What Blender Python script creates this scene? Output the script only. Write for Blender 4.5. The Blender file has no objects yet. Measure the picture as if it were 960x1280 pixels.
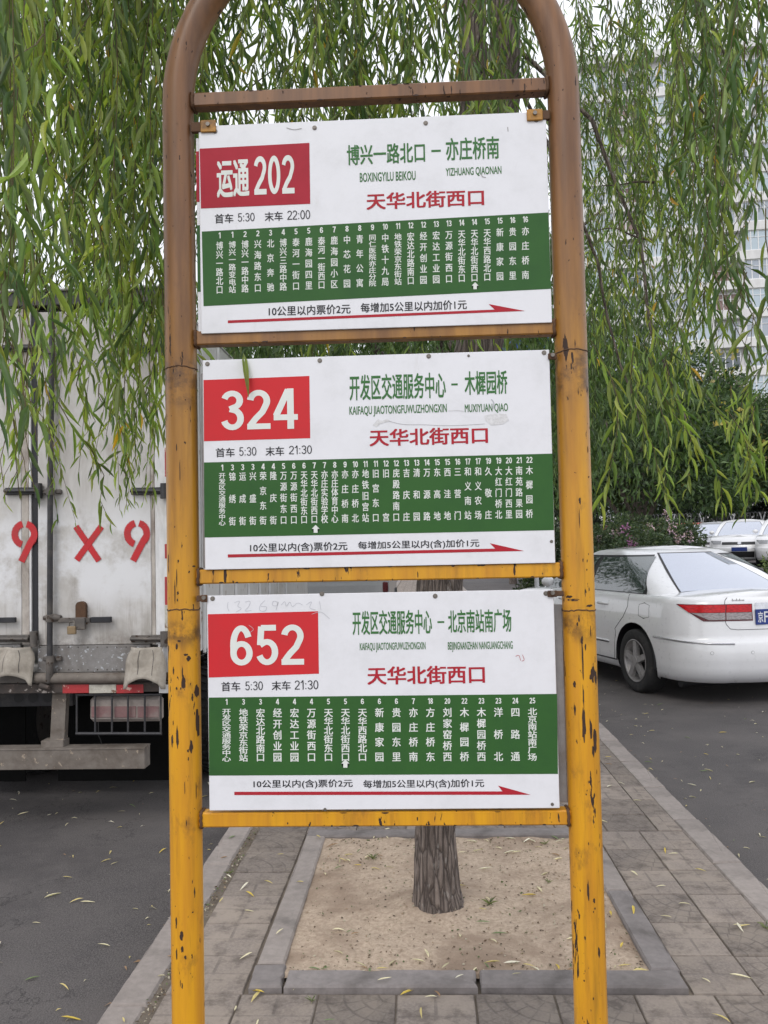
import bpy, bmesh, math, random
import numpy as np
from mathutils import Vector, Matrix, noise as mnoise

S = bpy.context.scene
COL = S.collection
PI = math.pi
random.seed(7)
RNG = np.random.default_rng(11)

# ------------------------------------------------------------------ camera
FPX = 1060.0
YAW, PITCH, ROLL = math.radians(2.501), math.radians(2.316), math.radians(1.193)
EYE = Vector((0, 0, 1.5))
_f = Vector((-math.sin(YAW) * math.cos(PITCH), math.cos(YAW) * math.cos(PITCH), math.sin(PITCH)))
_r0 = Vector((math.cos(YAW), math.sin(YAW), 0))
_u0 = _r0.cross(_f)
_r = math.cos(ROLL) * _r0 - math.sin(ROLL) * _u0
_u = math.sin(ROLL) * _r0 + math.cos(ROLL) * _u0
cam = bpy.data.cameras.new('camera')
cam.sensor_fit = 'HORIZONTAL'
cam.sensor_width = 36.0
cam.lens = 36.0 * FPX / 960.0
cam.clip_start = 0.05
cam.clip_end = 3000
camo = bpy.data.objects.new('camera', cam)
COL.objects.link(camo)
camo.matrix_world = Matrix(((_r.x, _u.x, -_f.x, EYE.x), (_r.y, _u.y, -_f.y, EYE.y), (_r.z, _u.z, -_f.z, EYE.z), (0, 0, 0, 1)))
S.camera = camo


def at(x, y, Y=None, z=None):
    """world point seen at photo pixel x, y on the vertical plane Y or the level z (used to read off sizes)"""
    d = _f + (x - 480) / FPX * _r - (y - 640) / FPX * _u
    t = (Y / d.y) if Y is not None else (z - EYE.z) / d.z
    return EYE + d * t


def pix(P):
    d = Vector(P) - EYE
    k = d.dot(_f)
    return 480 + FPX * d.dot(_r) / k, 640 - FPX * d.dot(_u) / k


# ------------------------------------------------------------------ sky, sun, exposure
W = bpy.data.worlds.new('World')
S.world = W
W.use_nodes = True
nt = W.node_tree
nt.nodes.clear()
sky = nt.nodes.new('ShaderNodeTexSky')
sky.sky_type = 'NISHITA'
sky.sun_disc = False
sky.sun_elevation = math.radians(48)
sky.sun_rotation = math.radians(200)
sky.air_density = 1.0
sky.dust_density = 4.0
sky.ozone_density = 1.0
mixn = nt.nodes.new('ShaderNodeMix')
mixn.data_type = 'RGBA'
mixn.inputs[0].default_value = 0.86
nt.links.new(sky.outputs[0], mixn.inputs[6])
mixn.inputs[7].default_value = (9.6, 9.75, 10.3, 1)      # overcast cloud layer, evenly bright
bg = nt.nodes.new('ShaderNodeBackground')
bg.inputs[1].default_value = 0.1
out = nt.nodes.new('ShaderNodeOutputWorld')
nt.links.new(mixn.outputs[2], bg.inputs[0])
nt.links.new(bg.outputs[0], out.inputs[0])
sl = bpy.data.lights.new('sun', 'SUN')
sl.energy = 0.7
sl.angle = math.radians(25)
sl.color = (1, 0.965, 0.91)
so = bpy.data.objects.new('sun', sl)
COL.objects.link(so)
el, az = math.radians(48), math.radians(200)
sd = Vector((math.sin(az) * math.cos(el), math.cos(az) * math.cos(el), math.sin(el)))
so.rotation_euler = sd.to_track_quat('Z', 'Y').to_euler()
so.location = sd * 60
S.view_settings.view_transform = 'Standard'
S.view_settings.look = 'None'
S.view_settings.gamma = 1.0
S.view_settings.use_curve_mapping = False
S.view_settings.exposure = 0.55
S.cycles.max_bounces = 8
S.cycles.transparent_max_bounces = 8


# ------------------------------------------------------------------ node helpers
class NT:
    def __init__(s, name):
        s.m = bpy.data.materials.new(name)
        s.m.use_nodes = True
        s.t = s.m.node_tree
        s.t.nodes.clear()
        s.out = s.t.nodes.new('ShaderNodeOutputMaterial')
        s.p = s.t.nodes.new('ShaderNodeBsdfPrincipled')
        s.t.links.new(s.p.outputs[0], s.out.inputs[0])

    def put(s, sock, v):
        if isinstance(v, bpy.types.NodeSocket):
            s.t.links.new(v, sock)
        elif v is not None:
            if sock.type == 'RGBA' and len(v) == 3:
                v = (*v, 1)
            sock.default_value = v

    def math(s, op, a, b=None, c=None, clamp=False):
        n = s.t.nodes.new('ShaderNodeMath')
        n.operation = op
        n.use_clamp = clamp
        s.put(n.inputs[0], a)
        if b is not None: s.put(n.inputs[1], b)
        if c is not None: s.put(n.inputs[2], c)
        return n.outputs[0]

    def mix(s, f, a, b, mode='MIX'):
        n = s.t.nodes.new('ShaderNodeMix')
        n.data_type = 'RGBA'
        n.blend_type = mode
        s.put(n.inputs[0], f)
        s.put(n.inputs[6], a)
        s.put(n.inputs[7], b)
        return n.outputs[2]

    def coord(s, kind='Object'):
        return s.t.nodes.new('ShaderNodeTexCoord').outputs[kind]

    def map(s, v, scale=(1, 1, 1), loc=(0, 0, 0), rot=(0, 0, 0)):
        n = s.t.nodes.new('ShaderNodeMapping')
        s.put(n.inputs[0], v)
        n.inputs['Location'].default_value = loc
        n.inputs['Scale'].default_value = scale
        n.inputs['Rotation'].default_value = rot
        return n.outputs[0]

    def noise(s, v, scale=5, detail=4, rough=0.55, dist=0):
        n = s.t.nodes.new('ShaderNodeTexNoise')
        s.put(n.inputs['Vector'], v)
        n.inputs['Scale'].default_value = scale
        n.inputs['Detail'].default_value = detail
        n.inputs['Roughness'].default_value = rough
        n.inputs['Distortion'].default_value = dist
        return n.outputs['Fac']

    def voro(s, v, scale=5, feat='F1', out='Distance', rand=1):
        n = s.t.nodes.new('ShaderNodeTexVoronoi')
        n.feature = feat
        s.put(n.inputs['Vector'], v)
        n.inputs['Scale'].default_value = scale
        n.inputs['Randomness'].default_value = rand
        return n.outputs[out]

    def ramp(s, f, a, b):
        n = s.t.nodes.new('ShaderNodeMapRange')
        n.interpolation_type = 'SMOOTHSTEP'
        s.put(n.inputs[0], f)
        n.inputs[1].default_value = a
        n.inputs[2].default_value = b
        return n.outputs[0]

    def sep(s, v):
        n = s.t.nodes.new('ShaderNodeSeparateXYZ')
        s.put(n.inputs[0], v)
        return n.outputs

    def bump(s, h, strength=0.3, dist=0.01):
        n = s.t.nodes.new('ShaderNodeBump')
        n.inputs['Strength'].default_value = strength
        n.inputs['Distance'].default_value = dist
        s.put(n.inputs['Height'], h)
        s.t.links.new(n.outputs[0], s.p.inputs['Normal'])
        return n

    def rand(s):
        return s.t.nodes.new('ShaderNodeObjectInfo').outputs['Random']

    def fin(s, col=None, rough=None, metal=None, spec=None, coat=None):
        if col is not None: s.put(s.p.inputs['Base Color'], col)
        if rough is not None: s.put(s.p.inputs['Roughness'], rough)
        if metal is not None: s.put(s.p.inputs['Metallic'], metal)
        if spec is not None: s.put(s.p.inputs['Specular IOR Level'], spec)
        if coat is not None: s.put(s.p.inputs['Coat Weight'], coat)
        return s.m


def wm(name, col, dirt=None, amt=0.5, scale=4, stretch=(1, 1, 1), rough=0.6, metal=0, spot=None, spots=0.0,
       sscale=20, bump=0.15, bscale=60, fine=0.12, coat=None, spec=None, objrand=0.0, bdist=0.004):
    """a weathered surface: fine grain, broad grime and small chips"""
    n = NT(name)
    c = n.map(n.coord(), stretch)
    base = col
    g = n.noise(c, scale * 6, 6, 0.6)
    k = n.ramp(g, 0.25, 0.75)
    base = n.mix(k, tuple(x * (1 - fine) for x in col), tuple(min(1, x * (1 + fine)) for x in col))
    if dirt:
        d = n.ramp(n.noise(c, scale, 8, 0.65, 0.4), 0.62 - amt * 0.35, 0.62 + 0.25 * (1 - amt) + 0.1)
        base = n.mix(d, base, dirt)
    if spot:
        d = n.ramp(n.noise(n.map(n.coord(), stretch, (3, 1, 7)), sscale, 5, 0.6, 0.2), 0.66 - spots * 0.2, 0.69 - spots * 0.2)
        base = n.mix(d, base, spot)
    if objrand:
        r = n.rand()
        f = n.math('MULTIPLY_ADD', r, 2 * objrand, 1 - objrand)
        mx = n.t.nodes.new('ShaderNodeVectorMath')
        mx.operation = 'SCALE'
        n.put(mx.inputs[0], base)
        n.put(mx.inputs['Scale'], f)
        base = mx.outputs[0]
    rr = n.math('MULTIPLY_ADD', g, 0.25, rough - 0.12, clamp=True)
    if bump:
        n.bump(n.noise(c, bscale, 5, 0.6), bump, bdist)
    return n.fin(base, rr, metal, spec, coat)


# ------------------------------------------------------------------ mesh helpers
class MB:
    def __init__(s):
        s.v, s.f, s.mi, s.sm = [], [], [], []
        s.cur = 0
        s.smooth = False

    def add(s, vs, fs):
        o = len(s.v)
        s.v += [tuple(p) for p in vs]
        for f in fs:
            s.f.append(tuple(i + o for i in f))
            s.mi.append(s.cur)
            s.sm.append(s.smooth)
        return s

    def box(s, a, b, ch=0.0):
        """axis box from corner a to corner b, edges chamfered by ch"""
        x0, x1 = sorted((a[0], b[0])); y0, y1 = sorted((a[1], b[1])); z0, z1 = sorted((a[2], b[2]))
        if ch <= 0:
            vs = [(x, y, z) for z in (z0, z1) for y in (y0, y1) for x in (x0, x1)]
            return s.add(vs, [(0, 2, 3, 1), (4, 5, 7, 6), (0, 1, 5, 4), (2, 6, 7, 3), (0, 4, 6, 2), (1, 3, 7, 5)])
        ch = min(ch, (x1 - x0) * .45, (y1 - y0) * .45, (z1 - z0) * .45)
        bm = bmesh.new()
        bmesh.ops.create_cube(bm, size=1)
        for v in bm.verts:
            v.co = Vector(((x0 + x1) / 2 + v.co.x * (x1 - x0), (y0 + y1) / 2 + v.co.y * (y1 - y0), (z0 + z1) / 2 + v.co.z * (z1 - z0)))
        bmesh.ops.bevel(bm, geom=bm.edges[:], offset=ch, segments=1, affect='EDGES', profile=0.5)
        bm.verts.index_update()
        s.add([v.co[:] for v in bm.verts], [[v.index for v in f.verts] for f in bm.faces])
        bm.free()
        return s

    def tube(s, pts, r, n=12, cap=True, closed=False):
        pts = [Vector(p) for p in pts]
        m = len(pts)
        rs = r if hasattr(r, '__len__') else [r] * m
        vs, fs = [], []
        up = None
        for i, p in enumerate(pts):
            if closed:
                t = pts[(i + 1) % m] - pts[i - 1]
            else:
                t = pts[min(i + 1, m - 1)] - pts[max(i - 1, 0)]
            t.normalize()
            if up is None:
                up = t.orthogonal().normalized()
            up = (up - t * up.dot(t)).normalized()
            w = t.cross(up)
            for k in range(n):
                a = 2 * PI * k / n
                vs.append(p + (up * math.cos(a) + w * math.sin(a)) * rs[i])
        for i in range(m - (0 if closed else 1)):
            for k in range(n):
                a, b = i * n + k, i * n + (k + 1) % n
                c, d = ((i + 1) % m) * n + (k + 1) % n, ((i + 1) % m) * n + k
                fs.append((a, b, c, d))
        sm = s.smooth
        s.smooth = True
        s.add(vs, fs)
        s.smooth = sm
        if cap and not closed:
            s.add(vs[:n], [tuple(range(n))[::-1]])
            s.add(vs[-n:], [tuple(range(n))])
        return s

    def cyl(s, a, b, r, n=16):
        return s.tube([a, b], r, n)

    def sq(s, a, b, w, h, up=(0, 0, 1)):
        """rectangular bar from a to b"""
        a, b = Vector(a), Vector(b)
        t = (b - a).normalized()
        side = t.cross(Vector(up)).normalized() * w / 2
        u = side.cross(t).normalized() * h / 2
        vs = [p + q for p in (a, b) for q in (-side - u, side - u, side + u, -side + u)]
        return s.add(vs, [(3, 2, 1, 0), (4, 5, 6, 7), (0, 1, 5, 4), (1, 2, 6, 5), (2, 3, 7, 6), (3, 0, 4, 7)])

    def grid(s, P, flip=False, closeu=False):
        """P[i][j] points"""
        ni, nj = len(P), len(P[0])
        vs = [p for row in P for p in row]
        fs = []
        for i in range(ni - (0 if closeu else 1)):
            for j in range(nj - 1):
                q = (i * nj + j, i * nj + j + 1, ((i + 1) % ni) * nj + j + 1, ((i + 1) % ni) * nj + j)
                fs.append(q[::-1] if flip else q)
        sm = s.smooth
        s.smooth = True
        s.add(vs, fs)
        s.smooth = sm
        return s

    def prism(s, poly, y0, y1):
        """polygon given in x, z pushed from y0 (front) to y1"""
        n = len(poly)
        vs = [(x, y0, z) for x, z in poly] + [(x, y1, z) for x, z in poly]
        a = sum(poly[i][0] * poly[(i + 1) % n][1] - poly[(i + 1) % n][0] * poly[i][1] for i in range(n))
        fs = [tuple(range(n)), tuple(range(n, 2 * n))[::-1]] + [(i + n, (i + 1) % n + n, (i + 1) % n, i) for i in range(n)]
        if a < 0:
            fs = [f[::-1] for f in fs]
        return s.add(vs, fs)

    def mesh(s, name, mats):
        me = bpy.data.meshes.new(name)
        me.from_pydata(s.v, [], s.f)
        for m in (mats if isinstance(mats, (list, tuple)) else [mats]):
            me.materials.append(m)
        me.polygons.foreach_set('material_index', s.mi)
        me.polygons.foreach_set('use_smooth', s.sm)
        me.update()
        return me

    def build(s, name, mats, parent=None, **k):
        return link(name, s.mesh(name, mats), parent, **k)


def link(name, me, parent=None, loc=None, rot=None, label=None, cat=None, group=None, kind=None):
    o = bpy.data.objects.new(name, me)
    COL.objects.link(o)
    if parent is not None: o.parent = parent
    if loc is not None: o.location = loc
    if rot is not None: o.rotation_euler = rot
    tag(o, label, cat, group, kind)
    return o


def tag(o, label=None, cat=None, group=None, kind=None):
    if label: o['label'] = label
    if cat: o['category'] = cat
    if group: o['group'] = group
    if kind: o['kind'] = kind
    return o


def thing(name, loc=(0, 0, 0), rz=0, label=None, cat=None, group=None, scale=None):
    o = link(name, None, None, loc, (0, 0, rz), label, cat, group)
    if scale: o.scale = (scale,) * 3
    return o


def copy_tree(o, parent=None):
    c = o.copy()
    COL.objects.link(c)
    if parent is not None: c.parent = parent
    for ch in list(o.children):
        copy_tree(ch, c)
    return c


def fast_mesh(name, V, F, mats, tint=None, mi=None, smooth=True):
    """V (n,3) array, F (m,k) equal-sided faces"""
    me = bpy.data.meshes.new(name)
    V = np.ascontiguousarray(V, dtype=np.float32)
    F = np.ascontiguousarray(F, dtype=np.int32)
    me.vertices.add(len(V))
    me.vertices.foreach_set('co', V.ravel())
    me.loops.add(F.size)
    me.loops.foreach_set('vertex_index', F.ravel())
    me.polygons.add(len(F))
    me.polygons.foreach_set('loop_start', np.arange(0, F.size, F.shape[1], dtype=np.int32))
    if mi is not None: me.polygons.foreach_set('material_index', np.asarray(mi, dtype=np.int32))
    me.polygons.foreach_set('use_smooth', np.full(len(F), smooth))
    for m in (mats if isinstance(mats, (list, tuple)) else [mats]):
        me.materials.append(m)
    if tint is not None:
        a = me.color_attributes.new('tint', 'FLOAT_COLOR', 'POINT')
        T = np.ones((len(V), 4), dtype=np.float32)
        T[:, :3] = tint
        a.data.foreach_set('color', T.ravel())
    me.update(calc_edges=True)
    me.validate()
    return me


# ------------------------------------------------------------------ materials
def asphalt():
    n = NT('asphalt')
    c = n.coord()
    a = n.noise(c, 160, 3, 0.7)
    b = n.noise(c, 1.3, 5, 0.6)
    v = n.voro(c, 130)
    col = n.mix(n.ramp(a, .3, .7), (0.030, 0.027, 0.028), (0.13, 0.118, 0.116))
    col = n.mix(n.ramp(b, .35, .75), col, (0.115, 0.103, 0.10))
    col = n.mix(n.math('MULTIPLY', n.ramp(n.noise(c, .55, 7, .7), .5, .62), .5), col, (0.042, 0.038, 0.040))
    ck = n.math('ABSOLUTE', n.math('SUBTRACT', n.noise(n.map(c, (1, .7, 1), (3, 1, 0)), .9, 8, .62), .5))
    ck = n.math('MULTIPLY', n.math('SUBTRACT', 1, n.ramp(ck, .0, .0035)), n.ramp(n.noise(c, .7, 2), .48, .56))
    col = n.mix(n.math('MULTIPLY', ck, .75), col, (0.022, 0.02, 0.02))
    st = n.ramp(v, 0.02, 0.16)
    col = n.mix(n.math('MULTIPLY', n.math('SUBTRACT', 1, st), .45), col, (0.22, 0.21, 0.2))
    n.bump(n.math('ADD', v, a), 0.45, 0.004)
    return n.fin(col, 0.85)


def paver_mat():
    n = NT('paver_concrete')
    c = n.coord()
    r = n.rand()
    sx = n.sep(c)
    # fan relief pressed into every paver: arcs round one corner, each arc cut into blocks
    px = n.math('ADD', sx[0], 0.13)
    py = n.math('ADD', sx[1], 0.134)
    rad = n.math('SQRT', n.math('ADD', n.math('MULTIPLY', px, px), n.math('MULTIPLY', py, py)))
    q = n.math('DIVIDE', rad, 0.058)
    ring = n.math('ABSOLUTE', n.math('SUBTRACT', n.math('FRACT', q), 0.5))
    ring = n.ramp(ring, 0.40, 0.47)
    ang = n.math('ARCTAN2', py, px)
    k = n.math('FLOOR', q)
    seg = n.math('MULTIPLY', ang, n.math('ADD', n.math('MULTIPLY', k, 0.9), 1.2))
    seg = n.math('ABSOLUTE', n.math('SUBTRACT', n.math('FRACT', seg), 0.5))
    seg = n.ramp(seg, 0.42, 0.48)
    gr = n.math('MAXIMUM', ring, seg)
    wear = n.ramp(n.noise(c, 9, 4), 0.35, 0.65)
    gr = n.math('MULTIPLY', gr, n.math('MULTIPLY_ADD', wear, 0.75, 0.25))
    f = n.noise(c, 90, 5, .7)
    wc = n.t.nodes.new('ShaderNodeNewGeometry').outputs['Position']
    b = n.noise(wc, 3.2, 6, .65)
    col = n.mix(n.ramp(f, .25, .75), (0.150, 0.126, 0.110), (0.262, 0.224, 0.198))
    col = n.mix(n.ramp(b, .35, .7), col, (0.275, 0.232, 0.195))
    b2 = n.noise(n.map(wc, (1, 1, 1), (5, 5, 0)), 11, 6, .7)
    col = n.mix(n.math('MULTIPLY', n.ramp(b2, .47, .68), .75), col, (0.095, 0.077, 0.067))
    gx = n.math('ABSOLUTE', n.math('SUBTRACT', n.math('FRACT', n.math('MULTIPLY', n.math('ADD', sx[0], .13), 7.7)), .5))
    gy = n.math('ABSOLUTE', n.math('SUBTRACT', n.math('FRACT', n.math('MULTIPLY', n.math('ADD', sx[1], .134), 7.5)), .5))
    half = n.math('GREATER_THAN', r, .55)
    sq_ = n.math('MULTIPLY', n.math('MAXIMUM', n.ramp(gx, .44, .48), n.ramp(gy, .44, .48)), wear)
    gr = n.math('ADD', n.math('MULTIPLY', gr, n.math('SUBTRACT', 1, half)), n.math('MULTIPLY', sq_, half))
    col = n.mix(n.math('MULTIPLY', gr, 0.5), col, (0.085, 0.072, 0.066))
    f2 = n.math('MULTIPLY_ADD', r, 0.42, 0.80)
    mx = n.t.nodes.new('ShaderNodeVectorMath'); mx.operation = 'SCALE'
    n.put(mx.inputs[0], col); n.put(mx.inputs['Scale'], f2)
    n.bump(n.math('SUBTRACT', n.math('MULTIPLY', f, .35), gr), 0.5, 0.004)
    return n.fin(mx.outputs[0], 0.9)


def soil_mat():
    n = NT('packed_soil')
    c = n.coord()
    a = n.noise(c, 60, 6, .7)
    b = n.noise(c, 2.6, 6, .6, .5)
    col = n.mix(n.ramp(a, .3, .7), (0.36, 0.275, 0.205), (0.54, 0.43, 0.33))
    col = n.mix(n.ramp(b, .42, .68), col, (0.28, 0.205, 0.15))
    d = n.math('SUBTRACT', 1, n.ramp(n.voro(c, 38), .03, .16))
    col = n.mix(n.math('MULTIPLY', d, .5), col, (0.12, .085, .06))
    n.bump(n.math('ADD', a, n.math('MULTIPLY', b, 2)), .5, .012)
    return n.fin(col, .95)


JOINTZ = (1.80, 1.345, 1.84)


def post_paint():
    """yellow enamel, browned over its upper half by grime and painted-in shade of its darker angle, chipped to rust"""
    n = NT('post_paint')
    c = n.coord()
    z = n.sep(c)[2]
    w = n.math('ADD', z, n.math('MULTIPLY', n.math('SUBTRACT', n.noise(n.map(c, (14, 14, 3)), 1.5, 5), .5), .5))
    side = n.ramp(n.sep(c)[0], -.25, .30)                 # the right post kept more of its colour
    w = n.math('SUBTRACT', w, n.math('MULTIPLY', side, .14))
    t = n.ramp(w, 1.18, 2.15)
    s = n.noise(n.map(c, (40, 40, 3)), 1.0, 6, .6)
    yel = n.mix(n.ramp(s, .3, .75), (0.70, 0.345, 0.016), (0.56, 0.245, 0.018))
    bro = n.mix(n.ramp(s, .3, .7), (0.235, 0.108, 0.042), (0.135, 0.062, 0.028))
    col = n.mix(t, yel, bro)  # upper brown is grime plus the darker angle, its shade put into the colour
    st = n.ramp(n.noise(n.map(c, (26, 26, 2.2), (1, 2, 3)), 1.3, 7, .65), .5, .78)
    col = n.mix(n.math('MULTIPLY', st, .6), col, (0.17, 0.075, 0.02))
    blot = n.ramp(n.noise(n.map(c, (11, 11, 6), (7, 2, 1)), 1.4, 8, .7), .56, .74)
    col = n.mix(n.math('MULTIPLY', blot, .65), col, (0.13, 0.06, 0.028))
    # grime gathered at the sleeve joints
    z_ = n.sep(c)[2]
    for zj in JOINTZ:
        d = n.math('ABSOLUTE', n.math('SUBTRACT', z_, zj))
        g = n.math('MULTIPLY', n.math('SUBTRACT', 1, n.ramp(d, .0, .045)), n.ramp(n.noise(n.map(c, (16, 16, 16)), 1.6, 6, .7), .40, .66))
        col = n.mix(n.math('MULTIPLY', g, .8), col, (0.06, 0.03, 0.018))
    pit = n.noise(n.map(c, (1, 1, .45), (2, 9, 4)), 130, 3, .5)
    pit = n.math('MULTIPLY', n.math('SUBTRACT', pit, .70), 40, clamp=True)
    ch = n.noise(n.map(c, (42, 42, 9), (5, 1, 2)), 2.0, 4, .55)
    area = n.ramp(n.noise(n.map(c, (9, 9, 2.2), (0, 4, 1)), 1.1, 3), .42, .64)
    th = n.math('MULTIPLY_ADD', area, -0.10, 0.70)
    chip = n.math('MAXIMUM', n.math('MULTIPLY', n.math('SUBTRACT', ch, th), 60, clamp=True), pit)
    col = n.mix(chip, col, (0.035, 0.017, 0.012))
    n.bump(n.math('SUBTRACT', n.math('MULTIPLY', s, .25), chip), .35, .003)
    return n.fin(col, n.math('MULTIPLY_ADD', chip, .4, n.math('MULTIPLY_ADD', s, .25, .22)), 0, .5)


def board_mat():
    n = NT('board_white')
    c = n.coord()
    a = n.noise(c, 14, 6, .7)
    col = n.mix(n.ramp(a, .4, .8), (0.76, 0.765, 0.81), (0.68, 0.685, 0.72))
    d = n.ramp(n.noise(n.map(c, (5, 5, 2)), 5, 9, .75, .6), .63, .82)
    col = n.mix(n.math('MULTIPLY', d, .45), col, (0.42, 0.38, 0.33))
    sp = n.ramp(n.voro(c, 17), 0.028, 0.012)
    spm = n.math('MULTIPLY', n.math('SUBTRACT', 1, n.ramp(n.voro(c, 21), .012, .03)), n.ramp(n.noise(c, 12), .5, .6))
    col = n.mix(spm, col, (0.05, 0.04, 0.035))
    sc = n.noise(n.map(c, (3, 3, 60), (0, 0, 0), (0, .5, 0)), 3, 3)
    n.bump(n.noise(c, 7, 3), .12, .01)
    return n.fin(col, n.math('MULTIPLY_ADD', a, .3, .22), 0, .5)


def vinyl(name, col, dark, fade=(0.5, 0.5, 0.5)):
    n = NT(name)
    c = n.coord()
    a = n.noise(c, 9, 6, .7)
    cc = n.mix(n.ramp(a, .35, .8), col, dark)
    sp = n.math('MULTIPLY', n.math('SUBTRACT', 1, n.ramp(n.voro(c, 26), .014, .03)), n.ramp(n.noise(c, 9), .52, .6))
    cc = n.mix(n.math('MULTIPLY', sp, .8), cc, fade)
    n.bump(n.noise(c, 6, 3), .1, .01)
    return n.fin(cc, n.math('MULTIPLY_ADD', a, .3, .35), 0, .22)


def bark_mat(name='willow_bark', lo=(0.085, 0.066, 0.056), hi=(0.25, 0.205, 0.178)):
    n = NT(name)
    c = n.coord()
    m = n.map(c, (1, 1, .22))
    a = n.noise(m, 26, 8, .7, .6)
    v = n.voro(n.map(c, (1, 1, .16)), 46, 'DISTANCE_TO_EDGE')
    col = n.mix(n.ramp(a, .3, .7), lo, hi)
    col = n.mix(n.ramp(v, .0, .09), (0.06, 0.046, 0.04), col)
    wh = n.ramp(n.noise(n.map(c, (1, 1, .35), (4, 0, 0)), 55, 5, .7), .58, .68)
    col = n.mix(n.math('MULTIPLY', wh, .45), col, (0.42, 0.40, 0.38))
    n.bump(n.math('ADD', n.math('MULTIPLY', a, .6), n.ramp(v, 0, .2)), .8, .015)
    return n.fin(col, .9)


def leaf_mat(name='willow_leaf', trans=.38, rough=.42, single=None):
    n = NT(name)
    if single:
        c = single
    else:
        at_ = n.t.nodes.new('ShaderNodeAttribute')
        at_.attribute_name = 'tint'
        c = at_.outputs['Color']
    gn = n.noise(n.t.nodes.new('ShaderNodeNewGeometry').outputs['Position'], 60, 2)
    mx = n.t.nodes.new('ShaderNodeVectorMath'); mx.operation = 'SCALE'
    n.put(mx.inputs[0], c); n.put(mx.inputs['Scale'], n.math('MULTIPLY_ADD', gn, .5, .75))
    n.fin(mx.outputs[0], rough, 0, .45)
    tr = n.t.nodes.new('ShaderNodeBsdfTranslucent')
    tc = n.mix(1.0, mx.outputs[0], (1.65, 1.75, .6), 'MULTIPLY')
    n.put(tr.inputs[0], tc)
    ms = n.t.nodes.new('ShaderNodeMixShader')
    ms.inputs[0].default_value = trans
    n.t.links.new(n.p.outputs[0], ms.inputs[1])
    n.t.links.new(tr.outputs[0], ms.inputs[2])
    n.t.links.new(ms.outputs[0], n.out.inputs[0])
    return n.m


M = {}
M['asphalt'] = asphalt()
M['paver'] = paver_mat()
M['soil'] = soil_mat()
M['kerb'] = wm('kerb_concrete', (0.29, 0.255, 0.235), (0.14, 0.125, 0.115), .5, 5, rough=.9, bump=.4, bscale=90, objrand=.1)
M['kerb_dark'] = wm('edging_concrete', (0.22, 0.198, 0.192), (0.11, 0.098, 0.092), .6, 6, rough=.85, bump=.35, bscale=80, objrand=.12)
M['joint'] = wm('joint_dirt', (0.14, 0.115, 0.092), (0.26, 0.215, 0.165), .5, 9, rough=.95, bump=.5)
M['ground'] = wm('bare_ground', (0.11, 0.12, 0.06), (0.16, 0.13, 0.09), .5, .6, rough=.95)
M['post'] = post_paint()
M['board'] = board_mat()
M['board_edge'] = wm('board_metal', (0.34, 0.33, 0.34), (0.20, .17, .15), .4, 8, rough=.5, metal=.4, spot=(.6, .6, .6), spots=.1)
M['red'] = vinyl('badge_red', (0.60, 0.028, 0.036), (0.52, 0.035, 0.04), (.75, .6, .6))
M['crimson'] = vinyl('badge_crimson', (0.40, 0.02, 0.04), (0.33, 0.02, 0.035), (.6, .4, .4))
M['green'] = vinyl('band_green', (0.036, 0.115, 0.028), (0.03, 0.095, 0.028), (.4, .45, .35))
M['ink_green'] = vinyl('ink_green', (0.055, 0.17, 0.055), (0.045, .15, .045), (.6, .65, .6))
M['ink_red'] = vinyl('ink_red', (0.42, 0.02, 0.035), (0.36, .03, .04), (.6, .3, .3))
M['ink_black'] = vinyl('ink_black', (0.03, 0.03, 0.035), (0.05, .05, .055), (.4, .4, .4))
M['ink_white'] = vinyl('ink_white', (0.74, 0.76, 0.74), (0.66, .70, .66), (.3, .4, .3))
M['rust'] = wm('rusty_iron', (0.10, 0.05, 0.025), (0.03, 0.018, 0.013), .5, 14, rough=.8, bump=.4)
M['screw'] = wm('screw_steel', (0.22, 0.20, 0.18), (0.05, .03, .02), .5, 90, rough=.5, metal=.6)
M['bark'] = bark_mat()
M['twig'] = wm('willow_twig', (0.12, 0.095, 0.04), (0.07, .045, .025), .5, 20, rough=.7)
M['leaf'] = leaf_mat()
M['far_leaf'] = leaf_mat('distant_leaf', .25, .6)
M['ink_graf'] = wm('pen_scratch', (0.45, 0.46, 0.5), rough=.6)

# ================================================================== GROUND, ROADS, PAVEMENT
def flat(name, x0, x1, y0, y1, z, mat, nx=1, ny=1, kind='structure', parent=None, hf=None):
    P = [[(x0 + (x1 - x0) * i / nx, y0 + (y1 - y0) * j / ny, z) for j in range(ny + 1)] for i in range(nx + 1)]
    if hf: P = [[(x, y, z_ + hf(x, y)) for x, y, z_ in row] for row in P]
    b = MB().grid(P, flip=True)
    return b.build(name, mat, parent, kind=kind)


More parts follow.
